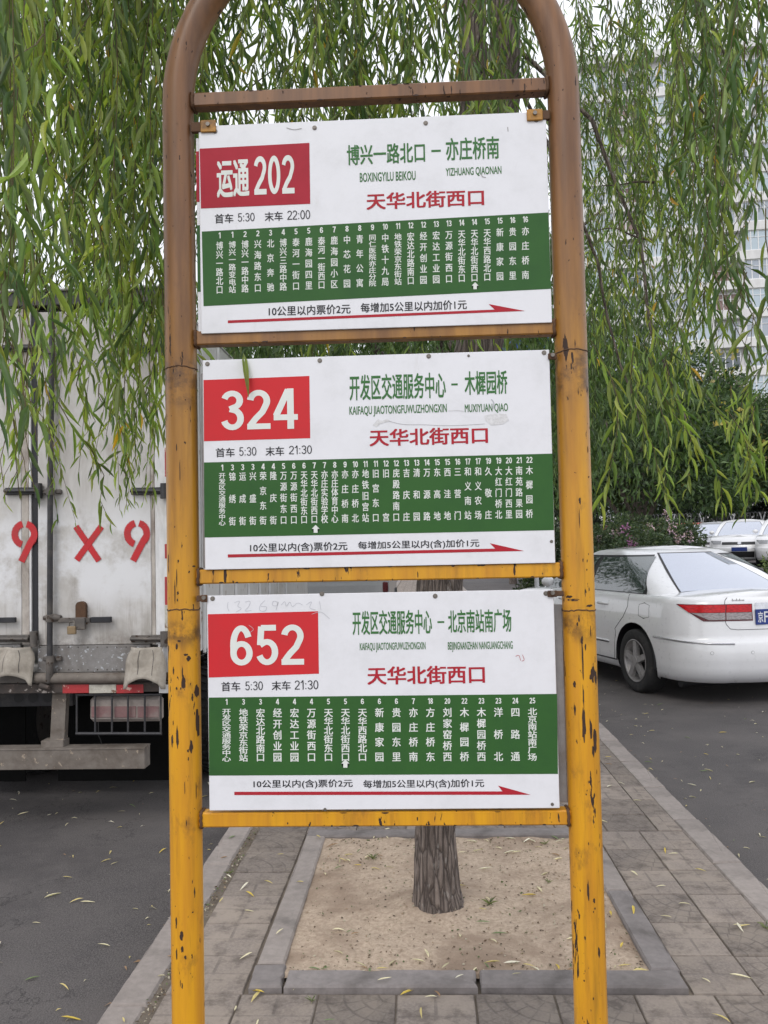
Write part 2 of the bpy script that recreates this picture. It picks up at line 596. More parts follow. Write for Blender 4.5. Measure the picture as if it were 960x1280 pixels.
flat('ground', -900, 900, -300, 1500, -0.20, M['ground'])
flat('road_left', -9.0, -1.075, -6, 160, -0.12, M['asphalt'])
flat('road_right', 1.455, 8.2, -6, 160, -0.10, M['asphalt'])
PAVE = flat('pavement', -1.06, 1.44, -3, 60, -0.007, M['joint'])
PX, PY = 0.262, 0.268
PITX = (-0.62, 0.85)
PITY = (2.915, 4.50)
def rough_box(a, b, ch, seg, jit, seed, name, mat):
    """chamfered block whose arrises wander and chip a little; seg = cuts along x and y"""
    bm = bmesh.new()
    nx, ny = seg
    x0, y0, z0_ = a; x1, y1, z1_ = b
    def ring(inset, z, jj):
        P = []
        for i in range(nx): P.append((x0 + inset + (x1 - x0 - 2 * inset) * i / nx, y0 + inset))
        for i in range(ny): P.append((x1 - inset, y0 + inset + (y1 - y0 - 2 * inset) * i / ny))
        for i in range(nx): P.append((x1 - inset - (x1 - x0 - 2 * inset) * i / nx, y1 - inset))
        for i in range(ny): P.append((x0 + inset, y1 - inset - (y1 - y0 - 2 * inset) * i / ny))
        out_ = []
        for x, y in P:
            q = mnoise.noise(Vector((x * 31 + seed, y * 31, z * 9))) * jj
            chip_ = max(0, mnoise.noise(Vector((x * 17 + seed * 3, y * 17, 4))) - .33) * jj * 7
            cx_, cy_ = (x0 + x1) / 2, (y0 + y1) / 2
            dx_, dy_ = (cx_ - x), (cy_ - y)
            l_ = math.hypot(dx_, dy_)
            out_.append(bm.verts.new((x + dx_ / l_ * (q + chip_), y + dy_ / l_ * (q + chip_), z - chip_ * .6)))
        return out_
    R_ = [ring(0, z0_, 0), ring(0, z1_ - ch * 1.4, jit * .8), ring(ch, z1_, jit)]
    m = len(R_[0])
    for u, w in zip(R_, R_[1:]):
        for i in range(m): bm.faces.new((u[i], u[(i + 1) % m], w[(i + 1) % m], w[i]))
    bm.faces.new(R_[-1])
    me = bpy.data.meshes.new(name)
    bm.to_mesh(me); bm.free()
    me.materials.append(mat)
    return me
pv = [rough_box((-.1297 + j, -.1327 + j, -.04), (.1297 - j, .1327 - j, 0), .003, (4, 4), .0022, k * 7, 'paver', M['paver']) for k, j in enumerate((0, .0006, .001, .0014, .0004, .0009))]
far = MB()
cnt = 0
def paver(xa, xb, y):
    global cnt
    x, k = (xa + xb) / 2, (xb - xa) / PX
    if 1.9 < y < 9.5 and cnt < 300:
        o = link('paver', random.choice(pv), PAVE, (x, y, random.uniform(-.0025, .001)), (random.uniform(-.007, .007), random.uniform(-.007, .007), random.choice((0, PI))))
        if abs(k - 1) > .01: o.scale = (k, 1, 1)
        cnt += 1
    else:
        far.box((xa + .003, y - .131, -.04), (xb - .003, y + .131, random.uniform(-.002, .001)))
for j in range(-4, 190):
    y = 2.77 + j * PY
    if PITY[0] < y + .1 and y - .1 < PITY[1]:
        for xa, xb in ((-.905, -.638), (.862, 1.09), (1.09, 1.316)): paver(xa, xb, y)
    else:
        sh = 0 if y < 3 else .02
        for i in range(9):
            xa = -.905 + i * PX
            paver(xa, min(xa + PX, 1.316), y)
far.build('far_pavers', M['paver'], PAVE, kind='stuff')
# kerbs: one stone after another
KERB = []
def kerb_row(x0, x1, z1, zr, label):
    root = MB().box((x0 + .01, -3, zr - .1), (x1 - .01, 60, z1 - .03)).build('kerb', M['joint'], kind='structure')
    L = .62
    ms = [rough_box((x0, 0, zr - .08), (x1, L - g, z1), .008, (2, 16), .004, k * 11, 'kerb_stone', M['kerb']) for k, g in enumerate((.006, .009, .007, .012))]
    f = MB()
    for k in range(-3, 92):
        y = 0.35 + k * L
        if y < 24:
            link('kerb_stone', random.choice(ms), root, (random.uniform(-.004, .004), y, random.uniform(-.004, .004)), (0, 0, random.uniform(-.003, .003)))
        else:
            f.box((x0, y, zr - .08), (x1, y + L - .008, z1), .006)
    f.build('far_kerb_stones', M['kerb'], root, kind='stuff')
kerb_row(-1.075, -0.945, 0.004, -.12, '')
kerb_row(1.318, 1.455, 0.0, -.10, '')

# tree pit: soil between concrete edging
def soil_h(x, y):
    r = math.hypot(x - .03, y - 3.55)
    return .05 * math.exp(-(r / .19) ** 2) + .007 * mnoise.noise(Vector((x * 9, y * 9, 7))) + .009 * (mnoise.noise(Vector((x * 4, y * 4, 3)))) + .006 * mnoise.noise(Vector((x * 14, y * 14, 1)))
flat('soil', -.54, .80, 2.99, 4.42, 0.006, M['soil'], 60, 60, hf=soil_h)
ED = MB().box((PITX[0] + .02, PITY[0] + .02, -.12), (PITX[1] - .02, PITX[0] + PITY[0] + .1 if 0 else PITY[0] + .08, -.03)).build('pit_edging', M['joint'], kind='structure')
def edge_stone(a, b, w, rz, z=.024, h=.14, mat='kerb_dark'):
    a, b = Vector(a), Vector(b)
    L = (b - a).length
    m = rough_box((0, -w / 2, z - h), (L - .006, w / 2, z), .006, (16, 3), .005, a.x * 9 + a.y, 'edging_stone', M[mat])
    link('edging_stone', m, ED, (a.x, a.y, 0), (0, 0, math.atan2(b.y - a.y, b.x - a.x)))
edge_stone((-.50, 2.965), (.16, 2.968), .108, 0)
edge_stone((.166, 2.968), (.855, 2.966), .108, 0)
edge_stone((-.573, 3.075), (-.578, 4.40), .098, 0, .024, mat='kerb')
edge_stone((-.565, 2.915), (-.572, 3.07), .112, 0, .021)
edge_stone((.806, 3.03), (.800, 3.70), .100, 0, .024)
edge_stone((.800, 3.705), (.800, 4.38), .100, 0, .021, mat='kerb')
edge_stone((-.63, 4.455), (.02, 4.452), .098, 0, .021)
edge_stone((.026, 4.452), (.86, 4.45), .098, 0, .024)

# ================================================================== BUS STOP SIGN
YS = 1.62
SIGN = thing('bus_stop_sign', (-.0845, YS, 0), 0, 'yellow and brown arched steel frame carrying three bus route boards on the pavement', 'bus stop sign')
SX = -.0845
def sx(x): return x - SX

# posts and arch: one bent tube
RT = .0305
pL, pR = at(224.5, 300, Y=YS), at(707.5, 300, Y=YS)
xl = -0.456; xr = 0.2875
xl, xr = (at(206, 430, Y=YS).x + at(246, 430, Y=YS).x) / 2, (at(693, 430, Y=YS).x + at(734, 430, Y=YS).x) / 2
cx, R = (xl + xr) / 2, (xr - xl) / 2
z0 = at(470, 122, Y=YS).z
pts = [(sx(xl), 0, -.25)] + [(sx(xl), 0, z) for z in (0.3, .8, 1.2, 1.6, 2.0, 2.25, z0 - .01)]
for k in range(1, 32):
    a = PI - PI * k / 32
    pts.append((sx(cx) + R * math.cos(a), 0, z0 + R * math.sin(a)))
pts += [(sx(xr), 0, z) for z in (z0 - .01, 2.25, 2.0, 1.6, 1.2, .8, .3)] + [(sx(xr), 0, -.25)]
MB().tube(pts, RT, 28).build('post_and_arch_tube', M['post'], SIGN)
# welded sleeve rings round the posts
for X, py in ((xl, 462), (xl, 761), (xr, 441), (xr, 762)):
    z = at(226 if X == xl else 716, py, Y=YS).z
    q = []
    for k in range(40):
        a = 2 * PI * k / 40
        q.append((sx(X) + (RT + .0001) * math.cos(a), (RT + .0001) * math.sin(a), z + .0012 * math.sin(a * 3 + X) + .001 * random.uniform(-1, 1)))
    MB().tube(q, .0013, 5, closed=True).build('weld_ring', M['rust'], SIGN)
# paint chips down to rusty steel, lying on the round of the posts
M['chip'] = wm('bare_rusty_steel', (0.045, 0.022, 0.014), (0.02, .012, .01), .5, 60, rough=.75, bump=.4)
def chip(px_, py_, w, h, seed=0):
    """irregular flake, photo pixels wide and high, wrapped on the nearer post"""
    X = xl if px_ < 480 else xr
    c = at(px_, py_, Y=YS - RT * .8)
    k_ = YS / FPX
    n_ = 18
    V, F = [], []
    for i in range(n_):
        a = 2 * PI * i / n_
        r_ = 1 + .55 * mnoise.noise(Vector((math.cos(a) * 1.7 + px_, math.sin(a) * 1.7 + py_, seed)))
        V.append((c.x + math.cos(a) * w / 2 * r_ * k_, c.z + math.sin(a) * h / 2 * r_ * k_))
    V.append((c.x, c.z))
    out_ = []
    for x, z in V:
        dx = max(-RT * .97, min(RT * .97, x - X))
        dx *= (RT + .0003) / RT
        out_.append((sx(X) + dx, -math.sqrt(max(1e-9, (RT + .0003) ** 2 - dx * dx)), z))
    F = [(i, (i + 1) % n_, n_) for i in range(n_)]
    MB().add(out_, F).build('paint_chip', M['chip'], SIGN)
for q in ((727.5, 822, 2, 46), (726.5, 800, 3, 10), (740, 844, 6, 17), (729, 903, 4.5, 40), (728.5, 870, 1.5, 26), (738, 911, 3.5, 25), (743.5, 925, 5, 30), (741, 938, 3, 14), (718, 855, 3, 8), (716, 750, 13, 3.5),
          (712, 746, 6, 3), (737, 757, 8, 3), (723, 773, 1.5, 9), (721, 780, 2, 5), (731, 808, 2, 8), (733, 712, 1.5, 2.5), (735, 562, 1.2, 10), (724, 626, 2.5, 8), (723.5, 648, 1, 26), (736, 596, 2, 2), (738, 790, 1.2, 14),
          (734.5, 1112, 2.2, 24), (742, 1124, 2.5, 6), (735, 1053, 1.2, 4), (741, 1138, 1.5, 2), (733, 987, 1, 2), (746, 965, 1, 6), (730, 1225, 1.5, 2.5), (741, 1246, 1.5, 3), (728, 700, 1.2, 5),
          (219.6, 739, 1.3, 30), (223.5, 741, 2.4, 4), (223, 750, 1.8, 4), (222, 808, 3, 7), (225, 801, 4, 2.5), (233, 818, 5, 3), (236, 823, 4, 6), (229, 841, 1.5, 16), (217.5, 838, 2, 9), (222, 860, 2.2, 4), (244, 866, 4, 18),
          (240, 872, 2, 9), (223, 921, 3, 24), (245, 905, 4, 30), (239, 933, 3.6, 15), (235.5, 938, 2, 4), (215.5, 925, 3, 15), (217, 903, 1.4, 6), (236, 948, 1.4, 5), (234, 1028, 1.2, 8), (227, 860, 1.5, 3), (238, 855, 1.2, 3),
          (221, 1152, 2, 14), (228, 1168, 4.5, 12), (229, 1185, 3, 8), (221.5, 1191, 2, 12), (233, 1195, 2.5, 5), (241, 1140, 2, 2), (224, 701, 2, 3), (222, 722, 1.2, 22), (232, 984, .8, 16), (244, 990, .8, 24), (241, 708, 3, 2), (226, 590, 1, 30), (222, 560, 1.2, 9), (247, 640, 2, 3),
          (718, 430, 1.3, 10), (722, 490, 1, 8), (716, 300, 1, 3), (226, 470, 1.5, 3), (232, 500, 1.2, 2)):
    chip(*q)
# cross bars
BARH = .0275
for (xa, ya, xb, yb) in ((240, 128, 690, 110), (245, 425, 697, 410), (250, 720, 703, 713), (255, 1022, 710, 1020)):
    A, B = at(xa, ya, Y=YS), at(xb, yb, Y=YS)
    z = (A.z + B.z) / 2
    b = MB().box((sx(xl) + RT - .003, -.014, z - BARH / 2), (sx(xr) - RT + .003, .014, z + BARH / 2), .0025)
    b.build('cross_bar', M['post'], SIGN)
    for X, s in ((xl, 1), (xr, -1)):
        if s == 1:
            for q in range(9):
                xx, ww = random.uniform(sx(xl) + .05, sx(xr) - .05), random.uniform(.003, .016)
                top = random.random() < .5
                zz = z + (BARH / 2 - .0008 if top else -BARH / 2 + .0008)
                hh_ = random.uniform(.0012, .0035)
                pl_ = [(xx + math.cos(t_) * ww * random.uniform(.7, 1.1) / 2, zz + (-1 if top else 1) * max(0, math.sin(t_)) * hh_) for t_ in [PI * k / 7 for k in range(8)]]
                MB().add([(a_, -.0144, b_) for a_, b_ in pl_], [tuple(range(8)) if not top else tuple(range(8))[::-1]]).build('paint_chip', M['chip'], SIGN)
        w = MB(); w.smooth = True
        c = []
        for k in range(24):
            a = 2 * PI * k / 24
            c.append((sx(X) + s * (RT + .001 + .002 * random.random()), .015 * max(-1, min(1, 1.3 * math.cos(a))), z + BARH * .53 * max(-1, min(1, 1.3 * math.sin(a)))))
        w.tube(c, .0032, 6, closed=True)
        w.build('weld_bead', M['rust'], SIGN)

# ---- lettering
_gc = {}
def glyphs(s, off):
    """outline triangles of a text; weight comes from four nudged copies, each a hair above the last"""
    if s not in _gc:
        cu = bpy.data.curves.new('t', 'FONT')
        cu.body = s
        cu.size = 1
        cu.resolution_u = 3
        cu.dimensions = '2D'
        cu.fill_mode = 'BOTH'
        o = bpy.data.objects.new('t', cu)
        me = bpy.data.meshes.new_from_object(o)
        v = np.array([q.co[:2] for q in me.vertices]).reshape(-1, 2)
        f = [tuple(p.vertices) for p in me.polygons]
        bpy.data.objects.remove(o)
        bpy.data.curves.remove(cu)
        bpy.data.meshes.remove(me)
        _gc[s] = (v, f)
    v, f = _gc[s]
    V, F, Lv = [], [], []
    for i, (dx, dy) in enumerate(((-off, -off * .6), (off, -off * .6), (-off, off * .6), (off, off * .6))):
        F += [tuple(q + i * len(v) for q in g) for g in f]
        V.append(v + (dx, dy))
        Lv += [i * .00002] * len(v)
    return np.concatenate(V), F, np.array(Lv)


def _arc(cx, cy, rx, ry, a0, a1, n=14):
    return [(cx + rx * math.cos(math.radians(a0 + (a1 - a0) * k / n)), cy + ry * math.sin(math.radians(a0 + (a1 - a0) * k / n))) for k in range(n + 1)]
def _paths(ch, t):
    h = t / 2
    L, Rr, T, B = h, .58 - h, 1 - h, h
    rx, mx_ = (Rr - L) / 2, (Rr + L) / 2
    if ch == '0': return [_arc(mx_, .5, rx, .5 - h, 90, 270, 20) + _arc(mx_, .5, rx, .5 - h, 270, 450, 20)[1:]]
    if ch == '1': return [[(.02, .76), (.16, .80), (.30 - h * .5, 1.0)], [(.30, 1), (.30, 0)]]
    if ch == '2': return [_arc(mx_, .71, rx, .29 - h, 172, -28, 16) + [(mx_ + rx * .45, .44), (mx_ - rx * .35, .28), (L + .02, .14), (L + .005, B)], [(0, B), (.58, B)]]
    if ch == '3': return [_arc(mx_, .74, rx * .93, .26 - h, 165, -80, 14) + [(mx_ - .06, .525)], [(mx_ - .06, .525)] + _arc(mx_, .29, rx, .29 - h * .9, 82, -165, 16)]
    if ch == '4': return [[(.37, .97), (.06, .33)], [(0, .29), (.60, .29)], [(.42, 1), (.42, 0)]]
    if ch == '5': return [[(.53, T), (.14, T)], [(.15, 1 - h * .6), (.115, .50)], [(L + .03, .50)] + _arc(mx_, .33, rx, .33 - h, 118, -160, 18)]
    if ch == '6': return [_arc(mx_, .31, rx, .31 - h, 0, 360, 24), _arc(mx_, .5, rx, .5 - h, 28, 190, 18) + [(L, .31)]]
    if ch == '7': return [[(0, T), (.58, T)], [(.50, T), (.33, .5), (.22, 0)]]
    if ch == '8': return [_arc(mx_, .745, rx * .9, .255 - h, 0, 360, 20), _arc(mx_, .28, rx, .28 - h, 0, 360, 22)]
    if ch == '9': return [[(.58 - x, 1 - y) for x, y in p] for p in _paths('6', t)]
    return [[(.06 + t * .5, .68), (.06 + t * .5, .68 - t)], [(.06 + t * .5, .05 + t), (.06 + t * .5, .05)]]
def digit_geo(txt, t):
    V, F, Lv = [], [], []
    X = 0
    lay = 0
    for ch in txt:
        for p in _paths(ch, t):
            lay += 1
            o = len(V)
            n = len(p)
            closed = abs(p[0][0] - p[-1][0]) + abs(p[0][1] - p[-1][1]) < 1e-6
            for i in range(n):
                if closed:
                    a, b = p[i - 1] if i else p[-2], p[i + 1] if i < n - 1 else p[1]
                else:
                    a, b = p[max(i - 1, 0)], p[min(i + 1, n - 1)]
                dx, dy = b[0] - a[0], b[1] - a[1]
                L = math.hypot(dx, dy)
                nx, ny = -dy / L * t / 2, dx / L * t / 2
                nx *= 1.0; ny *= .85
                V += [(X + p[i][0] + nx, p[i][1] + ny), (X + p[i][0] - nx, p[i][1] - ny)]
                Lv += [lay % 3 * .00003] * 2
            F += [(o + 2 * i, o + 2 * i + 1, o + 2 * i + 3, o + 2 * i + 2) for i in range(n - 1)]
        X += {'1': .50, ':': .32}.get(ch, .66)
    return np.array(V), F, np.array(Lv)


class Board:
    def __init__(s, oy, corners, label, route):
        s.oy = oy
        s.Y = YS - .017
        c = [s.raw(*p) for p in corners]
        s.x0, s.x1 = (c[0].x + c[3].x) / 2, (c[1].x + c[2].x) / 2
        s.z1, s.z0 = (c[0].z + c[1].z) / 2, (c[2].z + c[3].z) / 2
        b = MB().box((s.x0, -.0015, s.z0), (s.x1, .0015, s.z1), .0008)
        b.v = [(x - SX, y + s.Y - YS, z) for x, y, z in b.v]
        s.root = b.build('route_board', M['board'], SIGN, label=label)

    def raw(s, x, y):
        return at(200 + x / 1.84615, s.oy + y / 1.84615, Y=s.Y)

    def xz(s, x, y):
        p = s.raw(x, y)
        return p.x, p.z

    def poly(s, name, pts, mat, lift=.0004):
        q = [s.xz(*p) if len(p) == 2 else p[:2] for p in pts]
        v = [(x - SX, s.Y - YS - .0015 - lift, z) for x, z in q]
        a = sum(q[i][0] * q[(i + 1) % len(q)][1] - q[(i + 1) % len(q)][0] * q[i][1] for i in range(len(q)))
        f = tuple(range(len(q)))
        bm = bmesh.new()
        vs = [bm.verts.new(p) for p in v]
        fc = bm.faces.new(vs if a > 0 else vs[::-1])
        bmesh.ops.triangulate(bm, faces=[fc])
        me = bpy.data.meshes.new(name)
        bm.to_mesh(me); bm.free()
        me.materials.append(mat)
        return link(name, me, s.root)

    def rect(s, name, a, b, mat, lift=.0004):
        (xa, za), (xb, zb) = s.xz(*a), s.xz(*b)
        return s.poly(name, [(xa, zb, 0), (xb, zb, 0), (xb, za, 0), (xa, za, 0)], mat, lift)

    def _emit(s, name, V, F, mat, lift):
        v = [(p[0] - SX, s.Y - YS - .0015 - lift - (p[2] if len(p) > 2 else 0), p[1]) for p in V]
        me = bpy.data.meshes.new(name)
        me.from_pydata(v, [], F)
        me.materials.append(mat)
        return link(name, me, s.root)

    def text(s, t, a, b, mat, off=.012, name='lettering', lift=.0006):
        """t drawn so that its ink fills the box from a (top left) to b (bottom right)"""
        v, f, lv = glyphs(t, off)
        (xa, za), (xb, zb) = s.xz(*a), s.xz(*b)
        mn, mx = v.min(0), v.max(0)
        x = xa + (v[:, 0] - mn[0]) / (mx[0] - mn[0]) * (xb - xa)
        z = zb + (v[:, 1] - mn[1]) / (mx[1] - mn[1]) * (za - zb)
        return s._emit(name, list(zip(x, z, lv)), f, mat, lift)

    def digits(s, t, a, b, mat, wt=.17, name='route_number', lift=.0008):
        """numerals drawn with bold condensed strokes, filling the box a, b"""
        (xa, za), (xb, zb) = s.xz(*a), s.xz(*b)
        v, f, lv = digit_geo(t, wt)
        mn, mx = v.min(0), v.max(0)
        x = xa + (v[:, 0] - mn[0]) / (mx[0] - mn[0]) * (xb - xa)
        z = zb + (v[:, 1] - mn[1]) / (mx[1] - mn[1]) * (za - zb)
        return s._emit(name, list(zip(x, z, lv)), f, mat, lift)

    def column(s, num, t, cx, yn, y0, y1, w, h, nh, mat, off=.012):
        """a stop: its number above the stacked characters of its name"""
        V, F = [], []
        px = 1.62 / 1060 / 1.84615
        def put(ch, X, Z, w_, h_, ink=False):
            v, f, lv = glyphs(ch, off)
            if ink:
                mn, mx = v.min(0), v.max(0)
                ww = w_ * (mx[0] - mn[0]) / W0
                q = np.stack([(v[:, 0] - (mn[0] + mx[0]) / 2) / (mx[0] - mn[0]) * ww, (v[:, 1] - (mn[1] + mx[1]) / 2) / (mx[1] - mn[1]) * h_], 1)
            else:
                q = np.stack([(v[:, 0] - .5 * EM) / EM * w_, (v[:, 1] - .38 * EM) / EM * h_], 1)
            o = len(V)
            V.extend([(X + a, Z + b, c) for (a, b), c in zip(q, lv)])
            F.extend([tuple(i + o for i in g) for g in f])
        X, Z = s.xz(cx, yn)
        d = len(num)
        nw = nh * .54
        v, f, lv = digit_geo(num, .185)
        hx = (v[:, 0].max() + v[:, 0].min()) / 2
        o = len(V)
        V.extend([(X + (a - hx) * nh * .92 * px * (1 if d == 1 else .86), Z + (b - .5) * nh * px, c) for (a, b), c in zip(v, lv)])
        F.extend([tuple(i + o for i in g) for g in f])
        n = len(t)
        hh = min(h, (y1 - y0) / n * 1.02)
        for i, ch in enumerate(t):
            yy = y0 + hh / 2 + (y1 - y0 - hh) * (i / (n - 1) if n > 1 else .5)
            X, Z = s.xz(cx, yy)
            put(ch, X, Z, w * px * 1.05, hh * px * (1.05 if hh >= h else .99))
        return s._emit('stop_name', V, F, mat, .0006)

    def screw(s, x, y, r=.0045):
        X, Z = s.xz(x, y)
        b = MB()
        yy = s.Y - YS - .0015
        b.tube([(X - SX, yy, Z), (X - SX, yy - .0018, Z)], [r * .6, r * .6], 12)
        b.tube([(X - SX, yy, Z), (X - SX, yy - .0008, Z)], [r, r], 14)
        b.build('screw', M['screw'], s.root)


_v, _, _ = glyphs('国', 0)
EM = (_v[:, 0].max() + _v[:, 0].min())         # the advance of one full-width character
_z = glyphs('0', .02)[0]
W0 = _z[:, 0].max() - _z[:, 0].min()
SMALL = .016
def fill_board(bd, d):
    bd.poly('route_badge', d['badge'], M[d.get('badge_mat', 'red')])
    for t, a, b, o in d['number']:
        if t[0] in '0123456789': bd.digits(t, a, b, M['ink_white'], .165)
        else: bd.text(t, a, b, M['ink_white'], o, 'route_prefix', .0008)
    bd.poly('green_band', d['green'], M['green'])
    for t, a, b in d['title']: bd.text(t, a, b, M['ink_green'], .02, 'terminus_name')
    bd.rect('dash', *d['dash'], M['ink_green'])
    for t, a, b in d['pinyin']: bd.text(t, a, b, M['ink_green'], .014, 'pinyin_name')
    bd.text('天华北街西口', *d['stop'], M['ink_red'], .024, 'this_stop_name')
    for t, a, b in d['times']:
        if t[0] in '0123456789': bd.digits(t, a, b, M['ink_black'], .115, 'service_hours', .0006)
        else: bd.text(t, a, b, M['ink_black'], .014, 'service_hours')
    for t, a, b in d['fare']: bd.text(t, a, b, M['ink_black'], .014, 'fare_note')
    bd.poly('red_arrow', d['arrow'], M['ink_red'])
    st = d['stops']
    n = len(st)
    for i, (num, t) in enumerate(st):
        k = i / (n - 1)
        f = lambda p: p[0] + (p[1] - p[0]) * k
        bd.column(num, t, f(d['cx']), f(d['yn']), f(d['y0']), f(d['y1']), d['cw'], d['ch'], d['nh'], M['ink_white'], d.get('off', SMALL))
    x, y = d['here']
    s_ = d.get('hs', 8)
    bd.poly('here_arrow', [(x, y - s_), (x + s_, y), (x + s_ * .5, y), (x + s_ * .5, y + s_), (x - s_ * .5, y + s_), (x - s_ * .5, y), (x - s_, y)], M['ink_white'], .0009)
    for p in d['screws']: bd.screw(*p)


def shaft(x0, y0, xh, yh, xt, yt, xs, ys, w=3.2):
    """long thin arrow: shaft from x0,y0, barb top xh,yh, tip xt,yt, shaft meets head at xs,ys"""
    return [(x0, y0 - w), (xs, ys - w), (xh, yh), (xt, yt), (x0, y0 + w)]


B1 = Board(90, [(90, 123.5), (890, 94), (905, 578), (95, 605)], 'top route board with a crimson badge', '202')
fill_board(B1, dict(
    badge=[(92, 178), (345, 164.5), (347, 305), (95, 316)], badge_mat='crimson',
    number=[('运通', (131, 205), (207, 289), .03), ('202', (217, 196), (311, 281), .03)],
    title=[('博兴一路北口', (431, 170), (612, 209)), ('亦庄桥南', (659, 154), (783, 201))],
    dash=((626, 181), (648, 185)),
    pinyin=[('BOXINGYILU BEIKOU', (461, 234), (590, 250)), ('YIZHUANG QIAONAN', (659, 223), (788, 239))],
    stop=((476, 281), (748, 309)),
    times=[('首车', (127, 329), (170, 349)), ('5:30', (180, 327), (219, 345)), ('末车', (242, 324), (284, 344)), ('22:00', (294, 321), (347, 340))],
    green=[(97, 369), (896, 325), (902, 501), (101, 541)],
    cx=(138, 843), yn=(378, 341), y0=(392, 358), y1=(513, 479), cw=16.5, ch=20, nh=14,
    fare=[('10公里以内票价2元', (251, 542), (440, 558)), ('每增加5公里以内加价1元', (463, 534), (708, 548))],
    arrow=shaft(157, 577, 758, 536, 842, 552, 772, 552), here=(727, 494), hs=8,
    screws=[(357, 130), (613, 119), (128, 138), (868, 112)],
    stops=[('1', '博兴一路北口'), ('1', '博兴一路变电站'), ('2', '博兴一路中路'), ('2', '兴海路东口'), ('3', '北京奔驰'), ('4', '博兴三路中路'), ('5', '泰河一街口'),
           ('5', '鹿海园四里'), ('6', '泰河一街西口'), ('7', '鹿海园小区'), ('8', '中芯花园'), ('8', '青年公寓'), ('9', '同仁医院亦庄分院'), ('10', '中铁十九局'),
           ('11', '地铁荣京东街站'), ('12', '宏达北路南口'), ('12', '经开创业园'), ('13', '宏达工业园'), ('13', '万源街西口'), ('14', '天华北街东口'),
           ('14', '天华北街西口'), ('15', '天华西路北口'), ('15', '新康家园'), ('16', '贵园东里'), ('16', '亦庄桥南')]))
B2 = Board(400, [(100, 96), (898, 66), (912, 560), (103, 577)], 'middle route board with a bright red badge', '324')
fill_board(B2, dict(
    badge=[(101, 139), (345, 129.5), (347, 273), (102, 280)],
    number=[('324', (141, 163), (319, 251), .03)],
    title=[('开发区交通服务中心', (437, 127), (660, 180)), ('木樨园桥', (702, 119), (802, 171))],
    dash=((672, 147), (687, 151)),
    pinyin=[('KAIFAQU JIAOTONGFUWUZHONGXIN', (437, 200), (662, 219)), ('MUXIYUAN QIAO', (703, 195), (803, 214))],
    stop=((483, 253), (757, 285)),
    times=[('首车', (129, 296), (173, 316)), ('5:30', (183, 294), (223, 313)), ('末车', (244, 293), (287, 313)), ('21:30', (298, 290), (351, 309))],
    green=[(102, 329), (905, 308.5), (909, 485), (103, 502)],
    cx=(144, 852), yn=(341, 323), y0=(352, 337), y1=(475, 457), cw=15.5, ch=20, nh=14,
    fare=[('10公里以内(含)票价2元', (208, 516), (433, 534)), ('每增加5公里以内(含)加价1元', (457, 511), (737, 526))],
    arrow=shaft(157, 544.5, 761, 515, 840, 533, 773, 531, 3.6), here=(359.5, 482), hs=9,
    screws=[(110, 102), (369, 94), (620, 84), (886, 76), (903, 511, .003), (712, 83, .0025)],
    stops=[('1', '开发区交通服务中心'), ('3', '锦绣街'), ('3', '运成街'), ('3', '兴盛街'), ('4', '荣京东街'), ('4', '隆庆街'), ('5', '万源街东口'), ('6', '万源街西口'),
           ('6', '天华北街东口'), ('7', '天华北街西口'), ('7', '亦庄实验学校'), ('8', '亦庄体育中心'), ('9', '亦庄桥南'), ('10', '亦庄桥北'), ('11', '地铁旧宫站'),
           ('11', '旧宫东口'), ('12', '旧宫'), ('12', '庑殿路南口'), ('13', '吉庆庄'), ('13', '清和园'), ('14', '万源路'), ('15', '东高地'), ('15', '西洼地'),
           ('16', '三营门'), ('17', '和义南站'), ('17', '和义农场'), ('19', '久敬庄'), ('19', '大红门桥北'), ('20', '大红门西里'), ('21', '南苑路果园'), ('22', '木樨园桥')]))
B3 = Board(700, [(110, 80), (908, 70), (922, 573), (113, 577)], 'bottom route board with a red badge and pen scribbles', '652')
fill_board(B3, dict(
    badge=[(111, 125), (365, 118), (367, 262), (113, 271)],
    number=[('652', (162, 151), (333, 241), .03)],
    title=[('开发区交通服务中心', (444, 117), (628, 170)), ('北京南站南广场', (664, 115), (811, 166))],
    dash=((640, 141), (656, 145)),
    pinyin=[('KAIFAQU JIAOTONGFUWUZHONGXIN', (461, 191), (613, 211)), ('BEIJINGNANZHAN NANGUANGCHANG', (664, 189), (814, 210))],
    stop=((478, 246), (750, 284)),
    times=[('首车', (142, 281), (186, 302)), ('5:30', (197, 280), (238, 300)), ('末车', (258, 279), (302, 300)), ('21:30', (311, 277), (366, 298))],
    green=[(113, 317), (916, 308.5), (918, 493), (114, 497)],
    cx=(154, 859), yn=(327, 324), y0=(342, 340), y1=(465, 463), cw=20, ch=21, nh=13, off=.018,
    fare=[('10公里以内(含)票价2元', (216, 507), (445, 526)), ('每增加5公里以内(含)加价1元', (469, 507), (748, 526))],
    arrow=shaft(172, 538, 780, 520, 855, 541, 790, 537, 3.8), here=(428, 469), hs=9.5,
    screws=[(122, 89), (374, 78), (635, 83), (890, 77), (905, 563, .003), (381, 575, .003)],
    stops=[('1', '开发区交通服务中心'), ('3', '地铁荣京东街站'), ('3', '宏达北路南口'), ('4', '经开创业园'), ('4', '宏达工业园'), ('4', '万源街西口'), ('5', '天华北街东口'),
           ('5', '天华北街西口'), ('6', '天华西路北口'), ('6', '新康家园'), ('6', '贵园东里'), ('7', '亦庄桥南'), ('18', '方庄桥东'), ('20', '刘家窑桥西'), ('22', '木樨园桥'),
           ('23', '木樨园桥西'), ('23', '洋桥北'), ('24', '四路通'), ('25', '北京南站南广场')]))


